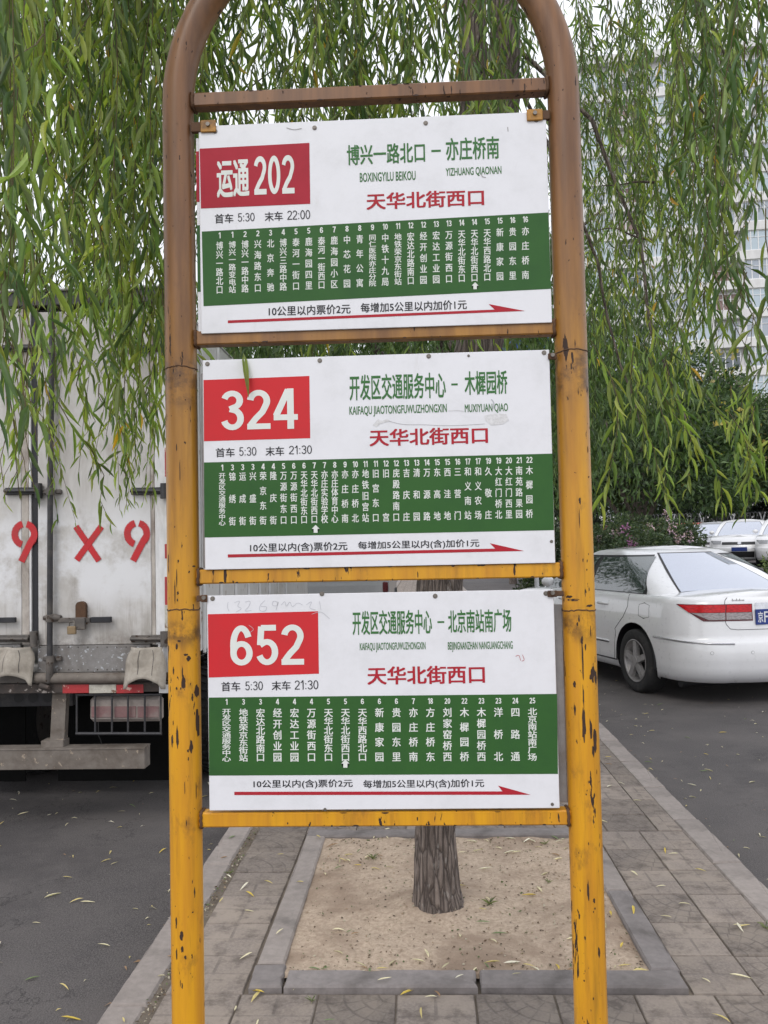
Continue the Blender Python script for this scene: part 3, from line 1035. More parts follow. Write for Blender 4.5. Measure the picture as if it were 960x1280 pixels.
# pen scribbles and scratches on the boards
def squiggle(bd, pts, w, mat, name='scribble'):
    q = [bd.xz(*p) for p in pts]
    V, F = [], []
    for i, (x, z) in enumerate(q):
        a, b = q[max(i - 1, 0)], q[min(i + 1, len(q) - 1)]
        t = Vector((b[0] - a[0], b[1] - a[1]))
        if t.length < 1e-9: t = Vector((1, 0))
        t.normalize()
        ww = w * (1 if 0 < i < len(q) - 1 else .4)
        V += [(x - t.y * ww, z + t.x * ww), (x + t.y * ww, z - t.x * ww)]
    for i in range(len(q) - 1):
        F.append((2 * i, 2 * i + 1, 2 * i + 3, 2 * i + 2))
    return bd._emit(name, V, F, mat, .0007)
def curve_pts(ctrl, n=6):
    out_ = []
    for i in range(len(ctrl) - 1):
        p0, p1, p2, p3 = ctrl[max(i - 1, 0)], ctrl[i], ctrl[i + 1], ctrl[min(i + 2, len(ctrl) - 1)]
        for k in range(n):
            t = k / n
            out_.append(tuple(.5 * ((2 * p1[j]) + (-p0[j] + p2[j]) * t + (2 * p0[j] - 5 * p1[j] + 4 * p2[j] - p3[j]) * t * t + (-p0[j] + 3 * p1[j] - 3 * p2[j] + p3[j]) * t ** 3) for j in (0, 1)))
    return out_ + [ctrl[-1]]
for c in ([(158, 96), (156, 108), (160, 118)], [(172, 98), (184, 95), (180, 106), (188, 112), (176, 120)], [(196, 97), (208, 95), (206, 106), (197, 117), (212, 116)],
          [(243, 93), (232, 104), (231, 116), (243, 117), (246, 108), (233, 107)], [(272, 97), (262, 95), (260, 104), (270, 105), (273, 97), (268, 116)],
          [(280, 104), (288, 96), (292, 106), (300, 97), (306, 107), (318, 99), (330, 104)], [(338, 103), (350, 96), (346, 110), (360, 115)], [(368, 94), (372, 116)],
          [(350, 125), (372, 120), (392, 136)], [(205, 150), (216, 160), (200, 172)]):
    squiggle(B3, curve_pts(c), .00035, M['ink_graf'])
for c in ([(820, 222), (828, 220), (832, 232)], [(836, 218), (840, 230), (834, 233)]):
    squiggle(B3, curve_pts(c), .0004, M['ink_red'])
# torn film on the middle board above the stop name
M['film'] = wm('lifted_film', (0.66, 0.66, 0.68), (.46, .43, .41), .42, 40, rough=.6, bump=.3)
B2.poly('torn_film', [(491, 243), (503, 229), (512, 233), (524, 228), (533, 234), (519, 237), (508, 240), (500, 247)], M['film'], .0005)
B2.poly('torn_film', [(748, 221), (772, 216), (799, 217), (805, 232), (790, 241), (764, 243), (752, 233)], M['film'], .0005)
squiggle(B2, curve_pts([(526, 233), (560, 241), (610, 242), (650, 244), (700, 243), (750, 240)]), .0003, M['board_edge'], 'torn_film')
squiggle(B2, curve_pts([(664, 210), (690, 209), (700, 211)]), .0005, M['film'], 'torn_film')
squiggle(B2, curve_pts([(764, 183), (770, 192), (768, 206)]), .0011, M['ink_graf'], 'torn_film')
squiggle(B1, curve_pts([(292, 130), (310, 134), (328, 131)]), .0007, M['board_edge'], 'scratch')
squiggle(B1, curve_pts([(741, 237), (745, 243), (752, 244)]), .0008, M['board_edge'], 'scratch')
squiggle(B1, curve_pts([(802, 128), (803, 139)]), .0008, M['board_edge'], 'scratch')

# backing sheets that show behind the printed boards
def sheet(name, Bd, xa, xb, za, zb, dy=.008, mat='board_edge', bands=None):
    b = MB().box((xa - SX, dy - .002, za), (xb - SX, dy + .002, zb), .001)
    r = b.build(name, M[mat], SIGN)
    if bands:
        for m, u, v in bands:
            MB().box((xa - SX, dy - .0026, za + (zb - za) * u), (xb - SX, dy - .0022, za + (zb - za) * v)).build('print_band', M[m], r)
    return r
sheet('old_route_board', B1, B1.x0 - .0075, B1.x1 - .01, B1.z0 + .003, B1.z1 - .02, -.010, 'board', [('green', .21, .55), ('crimson', .67, .93)])
sheet('backing_sheet', B2, B2.x0 - .010, B2.x1 - .012, B2.z0 + .003, B2.z1 - .02)
sheet('backing_sheet', B3, B3.x0 + .02, B3.x1 + .019, B3.z0 + .003, B3.z1 - .03)
# fixing brackets
def bracket(px_, py_, w, h, post, yel=True, Bd=B1):
    p = at(px_, py_, Y=Bd.Y)
    b = MB()
    x = p.x - SX
    yy = Bd.Y - YS
    px2 = sx(xl) + RT if post == 'l' else sx(xr) - RT
    b.box((x - w / 2, yy - .006, p.z - h / 2), (x + w / 2, yy - .002, p.z + h / 2), .0012)
    r = b.build('bracket', M['bracket' if yel else 'rust'], SIGN)
    c = MB().box((min(px2, x), yy - .004, p.z - h * .4), (max(px2, x), yy + .006, p.z + h * .4), .001)
    c.build('bracket_arm', M['rust'], r)
    MB().tube([(x, yy - .006, p.z + .002), (x, yy - .010, p.z + .002)], .004, 8).build('bolt', M['screw'], r)
M['bracket'] = wm('bracket_paint', (0.42, 0.20, 0.03), (0.08, .04, .02), .55, 30, rough=.5, spot=(.04, .02, .01), spots=.3)
bracket(261, 159, .030, .024, 'l')
bracket(668, 145, .030, .022, 'r')
bracket(690, 446, .016, .012, 'r', False, B2)
bracket(690, 742, .018, .012, 'r', False, B3)
bracket(256, 748, .012, .014, 'l', False, B3)

# ================================================================== VEHICLES
M['car_white'] = wm('white_car_paint', (0.76, 0.765, 0.785), None, rough=.30, fine=.01, bump=0, coat=1.0)
M['car_silver'] = wm('silver_car_paint', (0.42, 0.43, 0.45), None, rough=.35, metal=.5, fine=.03, bump=0, coat=.5)
M['car_red'] = wm('red_car_paint', (0.5, 0.03, 0.03), None, rough=.3, fine=.03, bump=0, coat=.5)
M['rubber'] = wm('tyre_rubber', (0.022, 0.022, 0.023), (0.07, .065, .06), .4, 12, rough=.85, bump=.3, bscale=50)
M['black'] = wm('black_trim', (0.015, 0.015, 0.017), None, rough=.5, bump=0)
M['gap'] = wm('panel_gap', (0.035, 0.035, 0.04), None, rough=.8, bump=0)
M['void'] = wm('underside_shade_black', (0.008, 0.008, 0.008), None, rough=1, bump=0, spec=.05)  # near-black colour standing in for the shade under the lorry
M['chrome'] = wm('chrome_trim', (0.55, 0.55, 0.57), None, rough=.2, metal=.9, bump=0)
M['alloy'] = wm('alloy_rim', (0.36, 0.35, 0.35), (0.16, .14, .13), .5, 14, rough=.45, metal=.6, bump=.1)
M['plate_blue'] = wm('plate_blue', (0.02, 0.045, 0.22), None, rough=.4, bump=0)
M['plate_white'] = wm('plate_white', (0.75, 0.77, 0.8), None, rough=.4, bump=0)
def glassmat(name, col, rough, ior):
    n = NT(name)
    n.p.inputs['IOR'].default_value = ior
    return n.fin(col, rough, 0, .5)
M['car_glass'] = glassmat('car_glass', (0.50, 0.53, 0.60), .03, 2.2)
M['car_glass'].node_tree.nodes['Principled BSDF'].inputs['Metallic'].default_value = .75
M['side_glass'] = glassmat('side_glass', (0.05, 0.07, 0.07), .03, 2.3)
def lampmat(name, col):
    n = NT(name)
    w = n.noise(n.map(n.coord(), (18, 4, 60)), 2, 2)
    c = n.mix(n.ramp(w, .35, .65), col, tuple(x * .6 for x in col))
    return n.fin(c, .2, 0, .25, .15)
M['lamp_red'] = lampmat('lamp_red', (0.60, 0.012, 0.018))
M['lamp_clear'] = lampmat('lamp_clear', (0.40, 0.36, 0.37))
M['lamp_head'] = lampmat('lamp_head', (0.35, 0.36, 0.38))
M['lamp_rim'] = wm('lamp_rim', (0.10, 0.01, 0.015), None, rough=.3, bump=0)


def lerp_tab(tab, t):
    for i in range(len(tab) - 1):
        if t <= tab[i + 1][0]:
            a, b = tab[i], tab[i + 1]
            k = (t - a[0]) / max(1e-9, b[0] - a[0])
            return [a[j] + (b[j] - a[j]) * k for j in range(1, len(a))]
    return list(tab[-1][1:])


class Car:
    """body as smooth shells over rounded plan outlines; every fitting is cut from the same surface, a few mm proud"""
    L, WB, RO = 4.83, 2.74, 1.08

    def __init__(s, hatch=False):
        s.hatch = hatch
        # level v: z at mid length, half width, rear face y, front face y
        s.low = [(0.0, .19, .80, .16, 4.66), (.05, .21, .865, .08, 4.74), (.14, .30, .893, .02, 4.80), (.30, .44, .905, .0, 4.83), (.44, .56, .911, .012, 4.82),
                 (.47, .585, .912, .022, 4.81), (.50, .61, .912, .06, 4.78), (.62, .71, .911, .07, 4.74), (.80, .86, .900, .085, 4.62), (.93, .955, .875, .10, 4.50), (1.0, .985, .835, .135, 4.40)]
        if hatch:
            s.ca = [(0, .97, .825, .20, 3.78), (.5, 1.20, .755, .36, 3.24), (.85, 1.375, .665, .50, 2.82), (.95, 1.425, .615, .58, 2.66), (1, 1.44, .56, .68, 2.54)]
        else:
            s.ca = [(0, .965, .81, .60, 3.72), (.3, 1.11, .775, .88, 3.34), (.6, 1.255, .72, 1.165, 2.98), (.85, 1.375, .655, 1.42, 2.66), (.95, 1.42, .61, 1.545, 2.52), (1, 1.437, .555, 1.66, 2.40)]

    def outline(s, u, hw, yr, yf, rc, rl, bulge, taper=True):
        """u 0..5: rear centre, rear corner, flank, front corner, front centre"""
        fc, fl = rc * .9, rl * .9
        yb = yr + bulge
        if u < 1:
            x = (hw - rc) * u; y = yr + bulge * .45 * u * u
        elif u < 2:
            a = (u - 1) * PI / 2
            x = hw - rc + rc * math.sin(a); y = yr + bulge * .45 + rl * (1 - math.cos(a))
        elif u < 3:
            x = hw; y = (yr + bulge * .45 + rl) + (yf - fl - bulge * .45 - yr - bulge * .45 - rl) * (u - 2)
        elif u < 4:
            a = (u - 3) * PI / 2
            x = hw - fc + fc * math.cos(a); y = yf - bulge * .45 - fl * (1 - math.sin(a))
        else:
            k = 5 - u
            x = (hw - fc) * k; y = yf - bulge * .45 * k * k
        if taper:
            m = (y - 2.5) / 2.5
            x *= 1 - .055 * m * m
        return x, y

    def P(s, u, v, lift=0, side=-1):
        """point on the lower body; side -1 is the car's left"""
        def q(u, v):
            z, hw, yr, yf = lerp_tab(s.low, v)
            x, y = s.outline(u, hw, yr, yf, .40, .42, .16)
            k = (z - .19) / .8
            z = .19 + (z - .19) * (1 + (.0 if y < 2.4 else -.10 * ((y - 2.4) / 2.4) ** 1.6 * max(0, k) ** 1.5 * 1.6))
            return Vector((x, y, z))
        p = q(u, v)
        if lift:
            e = .01
            du, dv = q(min(5, u + e), v) - q(max(0, u - e), v), q(u, min(1, v + e)) - q(u, max(0, v - e))
            n = du.cross(dv).normalized()
            if n.dot(p - Vector((0, 2.4, .6))) < 0: n = -n
            p = p + n * lift
        return Vector((p.x * side * -1 if side > 0 else -p.x, p.y, p.z)) if side < 0 else Vector((p.x, p.y, p.z))

    def Q(s, u, v, lift=0, side=-1):
        def q(u, v):
            z, hw, yr, yf = lerp_tab(s.ca, v)
            x, y = s.outline(u, hw, yr, yf, .24 + .05 * v, .20, .16, False)
            if u < 2 or True:
                # waist follows the deck at both ends
                w = (1 - v)
                z += w * .045 * max(0, min(1, (1.5 - y) / .6)) * max(0, 1 - (abs(x) / .8) ** 2)
                if y > 2.4: z += -w * .05 * ((y - 2.4) / 1.4)
            return Vector((x, y, z))
        p = q(u, v)
        if lift:
            e = .01
            du, dv = q(min(5, u + e), v) - q(max(0, u - e), v), q(u, min(1, v + e)) - q(u, max(0, v - e))
            n = du.cross(dv).normalized()
            if n.dot(p - Vector((0, 2.2, .9))) < 0: n = -n
            p = p + n * lift
        return Vector((-p.x if side < 0 else p.x, p.y, p.z))

    def us(s):
        return [k / 8 for k in range(8)] + [1 + k / 12 for k in range(12)] + [2 + k / 40 for k in range(40)] + [3 + k / 10 for k in range(10)] + [4 + k / 8 for k in range(9)]

    def patch(s, fn, poly, lift, mat, name, parent, side=-1, nu=10, nv=6):
        """poly: list of (u, v) left edge bottom->top matched with right edge: given as ((u0a,u0b),(u1a,u1b), v0, v1)"""
        (ua0, ub0), (ua1, ub1), v0, v1 = poly      # at v0 spans ua0..ub0, at v1 spans ua1..ub1
        rows = []
        for j in range(nv + 1):
            t = j / nv
            a, b, v = ua0 + (ua1 - ua0) * t, ub0 + (ub1 - ub0) * t, v0 + (v1 - v0) * t
            rows.append([fn(a + (b - a) * i / nu, v, lift, side) for i in range(nu + 1)])
        b = MB().grid(rows, flip=(side > 0))
        return b.build(name, mat, parent)

    def strip(s, fn, path, w, lift, mat, name, parent, side=-1, n=8):
        """thin raised line along (u, v) points"""
        pts = []
        for i in range(len(path) - 1):
            for k in range(n):
                t = k / n
                pts.append((path[i][0] + (path[i + 1][0] - path[i][0]) * t, path[i][1] + (path[i + 1][1] - path[i][1]) * t))
        pts.append(path[-1])
        P = [fn(u, v, lift, side) for u, v in pts]
        b = MB()
        b.tube(P, w, 5)
        return b.build(name, mat, parent)

    def u_at(s, y, v, fn='P'):
        lo, hi = 1.0, 4.0
        f = s.P if fn == 'P' else s.Q
        for _ in range(30):
            m = (lo + hi) / 2
            if f(m, v).y < y: lo = m
            else: hi = m
        return (lo + hi) / 2

    def build(s, paint, label, loc, rz, scale, group=None, name='parked_car', front=False, rear=True, plate=None):
        root = thing(name, loc, rz, label, 'car', group, scale)
        us = s.us()
        vs = [0, .025, .05, .10, .14, .2, .26, .3, .37, .44, .455, .47, .485, .5, .54, .62, .7, .8, .87, .93, .965, 1.0]
        b = MB()
        ring = us + us[::-1][1:-1]
        rows = []
        for i, u in enumerate(us): rows.append([s.P(u, v, 0, -1) for v in vs])
        for u in us[::-1][1:-1]: rows.append([s.P(u, v, 0, 1) for v in vs])
        b.grid(rows, flip=True, closeu=True)
        # deck, hood and waist cap
        ks = [1, .97, .9, .75, .5, .25, 0]
        for sd in (-1, 1):
            R_ = []
            for u in us:
                e = s.P(u, 1, 0, sd)
                R_.append([Vector((e.x * k, e.y, e.z + (1 - k * k) * .055 - .0 * (1 - k))) for k in ks])
            b.grid(R_, flip=(sd < 0))
        # floor
        for sd in (-1, 1):
            R_ = []
            for u in us:
                e = s.P(u, 0, 0, sd)
                R_.append([Vector((e.x, e.y, e.z)), Vector((0, e.y, e.z))])
            b.grid(R_, flip=(sd > 0))
        # cabin shell
        cv = [0, .15, .3, .45, .6, .72, .85, .9, .95, .98, 1.0]
        rows = []
        for u in us: rows.append([s.Q(u, v, 0, -1) for v in cv])
        for u in us[::-1][1:-1]: rows.append([s.Q(u, v, 0, 1) for v in cv])
        b.grid(rows, flip=True, closeu=True)
        for sd in (-1, 1):
            R_ = []
            for u in us:
                e = s.Q(u, 1, 0, sd)
                R_.append([Vector((e.x * k, e.y, e.z + (1 - k * k) * .03)) for k in ks])
            b.grid(R_, flip=(sd < 0))
        me = b.mesh('body', paint)
        # weld and cut the wheel arches
        bm = bmesh.new(); bm.from_mesh(me)
        bmesh.ops.remove_doubles(bm, verts=bm.verts, dist=.0004)
        bmesh.ops.recalc_face_normals(bm, faces=bm.faces)
        ya, yb = s.RO, s.RO + s.WB
        for yc in (ya, yb):
            kill = []
            for f in bm.faces:
                c = f.calc_center_median()
                if abs(c.x) > .5 and c.z < .8 and math.hypot(c.y - yc, (c.z - .335)) < .365: kill.append(f)
            bmesh.ops.delete(bm, geom=kill, context='FACES')
            # snap the ragged edge onto the arch circle
            for v in bm.verts:
                if v.is_boundary and abs(v.co.x) > .5:
                    d = Vector((v.co.y - yc, v.co.z - .335))
                    if .25 < d.length < .50 and v.co.z > .2:
                        d = d.normalized() * .368
                        v.co.y, v.co.z = yc + d.x, .335 + d.y
        bm.to_mesh(me); bm.free()
        body = link('body', me, root)
        for yc in (ya, yb):
            for sd in (-1, 1):
                a = MB()
                arc = [(yc + .372 * math.cos(t), .335 + .372 * math.sin(t)) for t in [PI * k / 20 - .15 + k / 20 * .3 for k in range(21)]]
                a.grid([[(sd * .895, y, z), (sd * .60, y, z)] for y, z in arc], flip=sd > 0)
                a.add([(sd * .60, y, z) for y, z in arc], [tuple(range(21))])
                a.build('wheel_arch', M['black'], body)
                w = thing('wheel', (sd * .79, yc, .318)); w.parent = root
                t = MB()
                prof = [(.20, -.085), (.225, -.1), (.29, -.105), (.312, -.092), (.318, -.07), (.318, .07), (.312, .092), (.29, .105), (.225, .1), (.20, .085)]
                t.grid([[(x, r_ * math.cos(g), r_ * math.sin(g)) for r_, x in prof] for g in [2 * PI * k / 40 for k in range(40)]], closeu=True)
                t.build('tyre', M['rubber'], w)
                r = MB()
                o_ = sd
                r.grid([[(o_ * x, r_ * math.cos(g), r_ * math.sin(g)) for r_, x in [(.215, .1), (.205, .105), (.197, .085), (.19, .03), (.0, .02)]] for g in [2 * PI * k / 40 for k in range(40)]], closeu=True)
                for k in range(5):
                    g = 2 * PI * k / 5 + .3
                    c_, s_ = math.cos(g), math.sin(g)
                    def pt(rad, t_, x): return (o_ * x, rad * c_ - t_ * s_, rad * s_ + t_ * c_)
                    r.add([pt(.03, -.03, .10), pt(.03, .03, .10), pt(.195, .028, .098), pt(.195, -.028, .098), pt(.03, -.034, .06), pt(.03, .034, .06), pt(.195, .034, .06), pt(.195, -.034, .06)],
                          [(0, 1, 2, 3), (0, 4, 5, 1), (1, 5, 6, 2), (2, 6, 7, 3), (3, 7, 4, 0)])
                r.tube([(o_ * .06, 0, 0), (o_ * .108, 0, 0)], [.05, .045], 20)
                r.build('rim', M['alloy'], w)
                h = MB().tube([(o_ * .022, 0, 0), (o_ * .03, 0, 0)], .17, 24); h.build('brake_disc', M['black'], w)
        # glass
        bu = s.patch
        for sd in (-1, 1):
            pass
        def rear_glass(l, m, nm, g):
            rows = []
            for j in range(9):
                v = (.05 - g) + (.86 - .05 + 2 * g) * j / 8
                um = 1.02 + g * 2 - .14 * (j / 8)
                us_ = [um * k / 10 for k in range(11)]
                rows.append([s.Q(u, v, l, -1) for u in us_[::-1]] + [s.Q(u, v, l, 1) for u in us_[1:]])
            return MB().grid(rows).build(nm, m, root)
        rear_glass(.003, M['black'], 'window_seal', .025)
        rear_glass(.006, M['car_glass'], 'rear_window', 0)
        def wind(l, m, nm, g):
            rows = []
            for j in range(9):
                v = (.06 - g) + (.84 - .06 + 2 * g) * j / 8
                um = 3.72 - g * 2 + .08 * (j / 8)
                us_ = [5 - (5 - um) * k / 10 for k in range(11)]
                rows.append([s.Q(u, v, l, 1) for u in us_[::-1]] + [s.Q(u, v, l, -1) for u in us_[1:]])
            return MB().grid(rows).build(nm, m, root)
        wind(.003, M['black'], 'window_seal', .025)
        wind(.006, M['car_glass'], 'windscreen', 0)
        uy = lambda y, v: s.u_at(y, v, 'Q')
        if s.hatch: win = [((.95, 1.62), (1.10, 1.62), 'side_window'), ((1.68, 2.55), (1.68, 2.30), 'side_window')]
        else: win = [((1.02, 1.30), (1.36, 1.40), 'quarter_window'), ((1.335, 2.12), (1.435, 2.06), 'side_window'), ((2.20, 3.30), (2.14, 2.52), 'side_window')]
        lo, hi = .06, .80
        for sd in (-1, 1):
            ya0, yb0 = win[0][0][0] - .04, win[-1][0][1] + .06
            ya1, yb1 = win[0][1][0] - .02, win[-1][1][1] + .04
            bu(s.Q, ((uy(ya0, lo), uy(yb0, lo)), (uy(ya1, hi), uy(yb1, hi)), lo - .035, hi + .045), .003, M['black'], 'window_frame', root, sd, 24, 8)
            for (a0, b0), (a1, b1), nm in win:
                bu(s.Q, ((uy(a0, lo), uy(b0, lo)), (uy(a1, hi), uy(b1, hi)), lo, hi), .006, M['side_glass'], nm, root, sd, 14, 8)
            s.strip(s.Q, [(uy(ya0, 0), lo - .03), (uy(yb0, 0), lo - .03)], .006, .006, M['chrome'], 'waist_trim', root, sd, 30)
            # door cuts
            up = lambda y, v=.6: s.u_at(y, v, 'P')
            if not s.hatch:
                s.strip(s.P, [(up(1.24), .98), (up(1.20), .80), (up(1.28), .66), (up(1.44), .5), (up(1.50), .3), (up(1.52), .12)], .0035, .0, M['gap'], 'door_gap', root, sd, 6)
            s.strip(s.P, [(up(2.16), .985), (up(2.16), .8), (up(2.18), .3), (up(2.2), .12)], .0035, .0, M['gap'], 'door_gap', root, sd, 6)
            s.strip(s.P, [(up(3.30), .97), (up(3.30), .8), (up(3.32), .3), (up(3.32), .12)], .0035, .0, M['gap'], 'door_gap', root, sd, 6)
            s.strip(s.P, [(up(1.5), .125), (up(3.4), .125)], .008, .0, M['gap'], 'sill_line', root, sd, 20)
            s.strip(s.P, [(up(1.60), .335), (up(2.12), .335)], .010, .002, paint, 'side_moulding', root, sd, 10)
            s.strip(s.P, [(up(1.60), .318), (up(2.12), .318)], .004, .006, M['gap'], 'moulding_shadow', root, sd, 10)
            s.strip(s.P, [(up(2.22), .335), (up(3.24), .335)], .010, .002, paint, 'side_moulding', root, sd, 10)
            for yh in (1.62, 2.62):
                h = MB()
                P0, P1 = s.P(up(yh), .80, .022, sd), s.P(up(yh + .20), .80, .022, sd)
                h.tube([s.P(up(yh - .005), .80, .0, sd), P0.lerp(P1, .1), P0.lerp(P1, .5), P0.lerp(P1, .9), s.P(up(yh + .205), .80, 0, sd)], [.010, .014, .016, .014, .010], 10)
                h.build('door_handle', paint, root)
            mir = MB(); c0 = s.Q(uy(3.1, .05), .08, .02, sd)
            mir.smooth = True
            mir.grid([[c0 + Vector((sd * (.09 + .085 * math.cos(t) * math.sin(f)), .06 * math.cos(f) * -1, .06 + .065 * math.sin(t) * math.sin(f))) for f in [PI * q / 8 for q in range(9)]] for t in [2 * PI * k / 12 for k in range(12)]], closeu=True)
            mir.build('door_mirror', paint, root)
        # fuel flap
        if not s.hatch:
            a, c = s.u_at(.80, .8), s.u_at(.985, .8)
            s.strip(s.P, [(a, .70), (a, .84), (a + .03, .87), (c - .03, .87), (c, .84), (c, .70), (c - .03, .675), (a + .03, .675), (a, .70)], .0022, 0, M['gap'], 'fuel_flap', root, -1, 4)
        # rear lamps, lid, plate
        if not s.hatch:
            for sd in (-1, 1):
                lp = link('tail_light', None, root)
                bu(s.P, ((.50, 1.34), (.50, 1.74), .695, .89), .004, M['lamp_rim'], 'lamp_rim', lp, sd, 26, 8)
                bu(s.P, ((.52, 1.00), (.52, 1.00), .79, .88), .009, M['lamp_red'], 'red_lens', lp, sd, 10, 4)
                bu(s.P, ((1.02, 1.54), (1.02, 1.70), .79, .88), .009, M['lamp_red'], 'red_lens', lp, sd, 16, 4)
                bu(s.P, ((.52, 1.00), (.52, 1.00), .71, .785), .009, M['lamp_clear'], 'clear_lens', lp, sd, 10, 4)
                bu(s.P, ((1.02, 1.26), (1.02, 1.50), .71, .785), .009, M['lamp_clear'], 'clear_lens', lp, sd, 16, 4)
                s.strip(s.P, [(1.01, .995), (1.03, .95), (1.03, .89)], .003, .0, M['gap'], 'lid_gap', root, sd, 6)
                s.strip(s.P, [(1.02, .715), (1.0, .66), (.93, .61), (.8, .60), (0, .60)], .003, 0, M['gap'], 'lid_gap', root, sd, 8)
                s.strip(s.P, [(.93, .452), (1.3, .458), (1.7, .47), (2.05, .485)], .008, .003, M['chrome'], 'bumper_trim', root, sd, 8)
                for u0 in (.62, 1.3):
                    p, p2 = s.P(u0, .36, 0, sd), s.P(u0, .36, .003, sd)
                    MB().tube([p, p2], .013, 14).build('parking_sensor', paint, root)
                    MB().tube([p, p.lerp(p2, .6)], .015, 14).build('sensor_ring', M['gap'], root)
            bu(s.P, ((0, .44), (0, .44), .71, .90), .003, M['chrome'], 'plate_surround', root, -1, 8, 4)
            bu(s.P, ((0, .44), (0, .44), .71, .90), .003, M['chrome'], 'plate_surround', root, 1, 8, 4)
            yy = s.P(.3, .8).y - .016
            pl = MB().box((-.22, yy - .006, .735), (.22, yy + .012, .875), .002).build('number_plate', M['plate_blue'], root)
            if plate:
                for t, x0, x1, z0, z1 in plate:
                    v, f, lv = glyphs(t, .018)
                    mn, mx = v.min(0), v.max(0)
                    me = bpy.data.meshes.new('plate_character')
                    me.from_pydata([(x0 + (q[0] - mn[0]) / (mx[0] - mn[0]) * (x1 - x0), yy - .0075 - l, z0 + (q[1] - mn[1]) / (mx[1] - mn[1]) * (z1 - z0)) for q, l in zip(v, lv)], [], f)
                    me.materials.append(M['plate_white'])
                    link('plate_character', me, pl)
            # small raised script on the lid
            b = MB()
            for k in range(9):
                p0, p1 = s.P(.90 - k * .028, .925, .002), s.P(.90 - k * .028 - .018, .925, .002)
                h_ = .022 if k in (0, 3, 5) else .013
                b.add([p0, p1, p1 + Vector((0, 0, h_)), p0 + Vector((0, 0, h_))], [(0, 1, 2, 3)])
            b.build('model_badge', M['chrome'], root)
            MB().tube([(-.75, .5, .18), (.75, .5, .18)], .05, 8).build('exhaust_silencer', M['black'], root)
        if front:
            g = MB()
            rows = []
            for j in range(5):
                v = .60 + .12 * j / 4
                us_ = [4.05 + .95 * k / 8 for k in range(9)]
                rows.append([s.P(u, v, .006, 1) for u in us_] + [s.P(u, v, .006, -1) for u in us_[::-1][1:]])
            g.grid(rows).build('grille', M['black'], root)
            MB().tube([s.P(5, .66, .006, 1), s.P(5, .66, .016, 1)], .055, 18).build('nose_badge', M['chrome'], root)
            rows = []
            for j in range(5):
                v = .12 + .2 * j / 4
                us_ = [4.2 + .8 * k / 8 for k in range(9)]
                rows.append([s.P(u, v, .006, 1) for u in us_] + [s.P(u, v, .006, -1) for u in us_[::-1][1:]])
            MB().grid(rows).build('air_intake', M['black'], root)
            for sd in (-1, 1):
                bu(s.P, ((3.55, 4.0), (3.30, 4.0), .62, .78), .006, M['lamp_head'], 'headlight', root, sd, 12, 5)
            yy = s.P(5, .45).y + .01
            MB().box((-.22, yy, .46), (.22, yy + .01, .58), .002).build('number_plate', M['plate_blue'], root)
        return root


a16 = math.radians(16)
Car().build(M['car_white'], 'white four-door sedan seen from behind pulling along the road beyond the yellow post', (3.44, 8.33, -.10), a16, 1.05, name='sedan_car', front=False,
            plate=[('京', -.205, -.150, .755, .855), ('F', -.140, -.098, .755, .855)])

# ---- lorry
YT = 5.0
M['box_white'] = wm('lorry_box_paint', (0.62, 0.61, 0.60), (0.43, .40, .36), .45, 2.2, (1, 1, .55), rough=.5, spot=(.30, .22, .16), spots=.08, sscale=16, fine=.05, bump=.08)
M['box_pale'] = wm('lorry_pale_paint', (0.72, 0.72, 0.73), (0.5, .47, .42), .35, 5, (1, 1, .3), rough=.5, bump=.08)
M['grime'] = wm('grimy_steel', (0.115, 0.105, 0.098), (0.22, .19, .165), .5, 12, rough=.65, metal=.3, spot=(.05, .03, .02), spots=.35, bump=.3)
M['dark_steel'] = wm('dark_steel', (0.045, 0.045, 0.05), (0.12, .11, .10), .5, 9, rough=.5, metal=.3, bump=.2)
M['black_rubber'] = wm('door_seal', (0.018, 0.019, 0.024), (.05, .05, .055), .5, 6, rough=.6)
M['alu'] = wm('scuffed_aluminium', (0.27, 0.26, 0.255), (0.15, .13, .115), .7, 5, rough=.5, metal=.4, spot=(.52, .54, .57), spots=.32, sscale=38, bump=.4)
M['canvas'] = wm('canvas_flap', (0.38, 0.345, 0.30), (0.22, .19, .155), .6, 7, rough=.95, bump=.5, bscale=20)
M['beam'] = wm('weathered_beam', (0.185, 0.162, 0.142), (0.085, .065, .05), .7, 6, (1, 1, 1), rough=.75, spot=(.33, .27, .21), spots=.15, sscale=26, bump=.3)
M['rail_dark'] = wm('rusty_rail', (0.06, 0.05, 0.045), (0.16, .11, .09), .5, 14, rough=.8, spot=(.4, .36, .33), spots=.25, bump=.3)
M['tape_red'] = wm('reflective_red', (0.42, 0.035, 0.04), (.2, .06, .05), .5, 14, rough=.4, spot=(.6, .4, .35), spots=.3)
M['tape_white'] = wm('reflective_white', (0.52, 0.50, 0.44), (.22, .18, .14), .6, 12, rough=.4, spot=(.2, .12, .08), spots=.4)
M['rust_strip'] = wm('rust_edge', (0.50, 0.46, 0.42), (0.10, .055, .035), .62, 6, (1, 1, .5), rough=.8, bump=.4)
M['spray_red'] = wm('red_spray_paint', (0.55, 0.025, 0.03), (.46, .04, .045), .3, 9, rough=.6)
M['spray_white'] = wm('white_spray_paint', (0.74, 0.74, 0.76), (.66, .66, .68), .3, 9, rough=.6)
M['brass'] = wm('brass_padlock', (0.30, 0.22, 0.13), (.12, .09, .06), .4, 40, rough=.45, metal=.5)

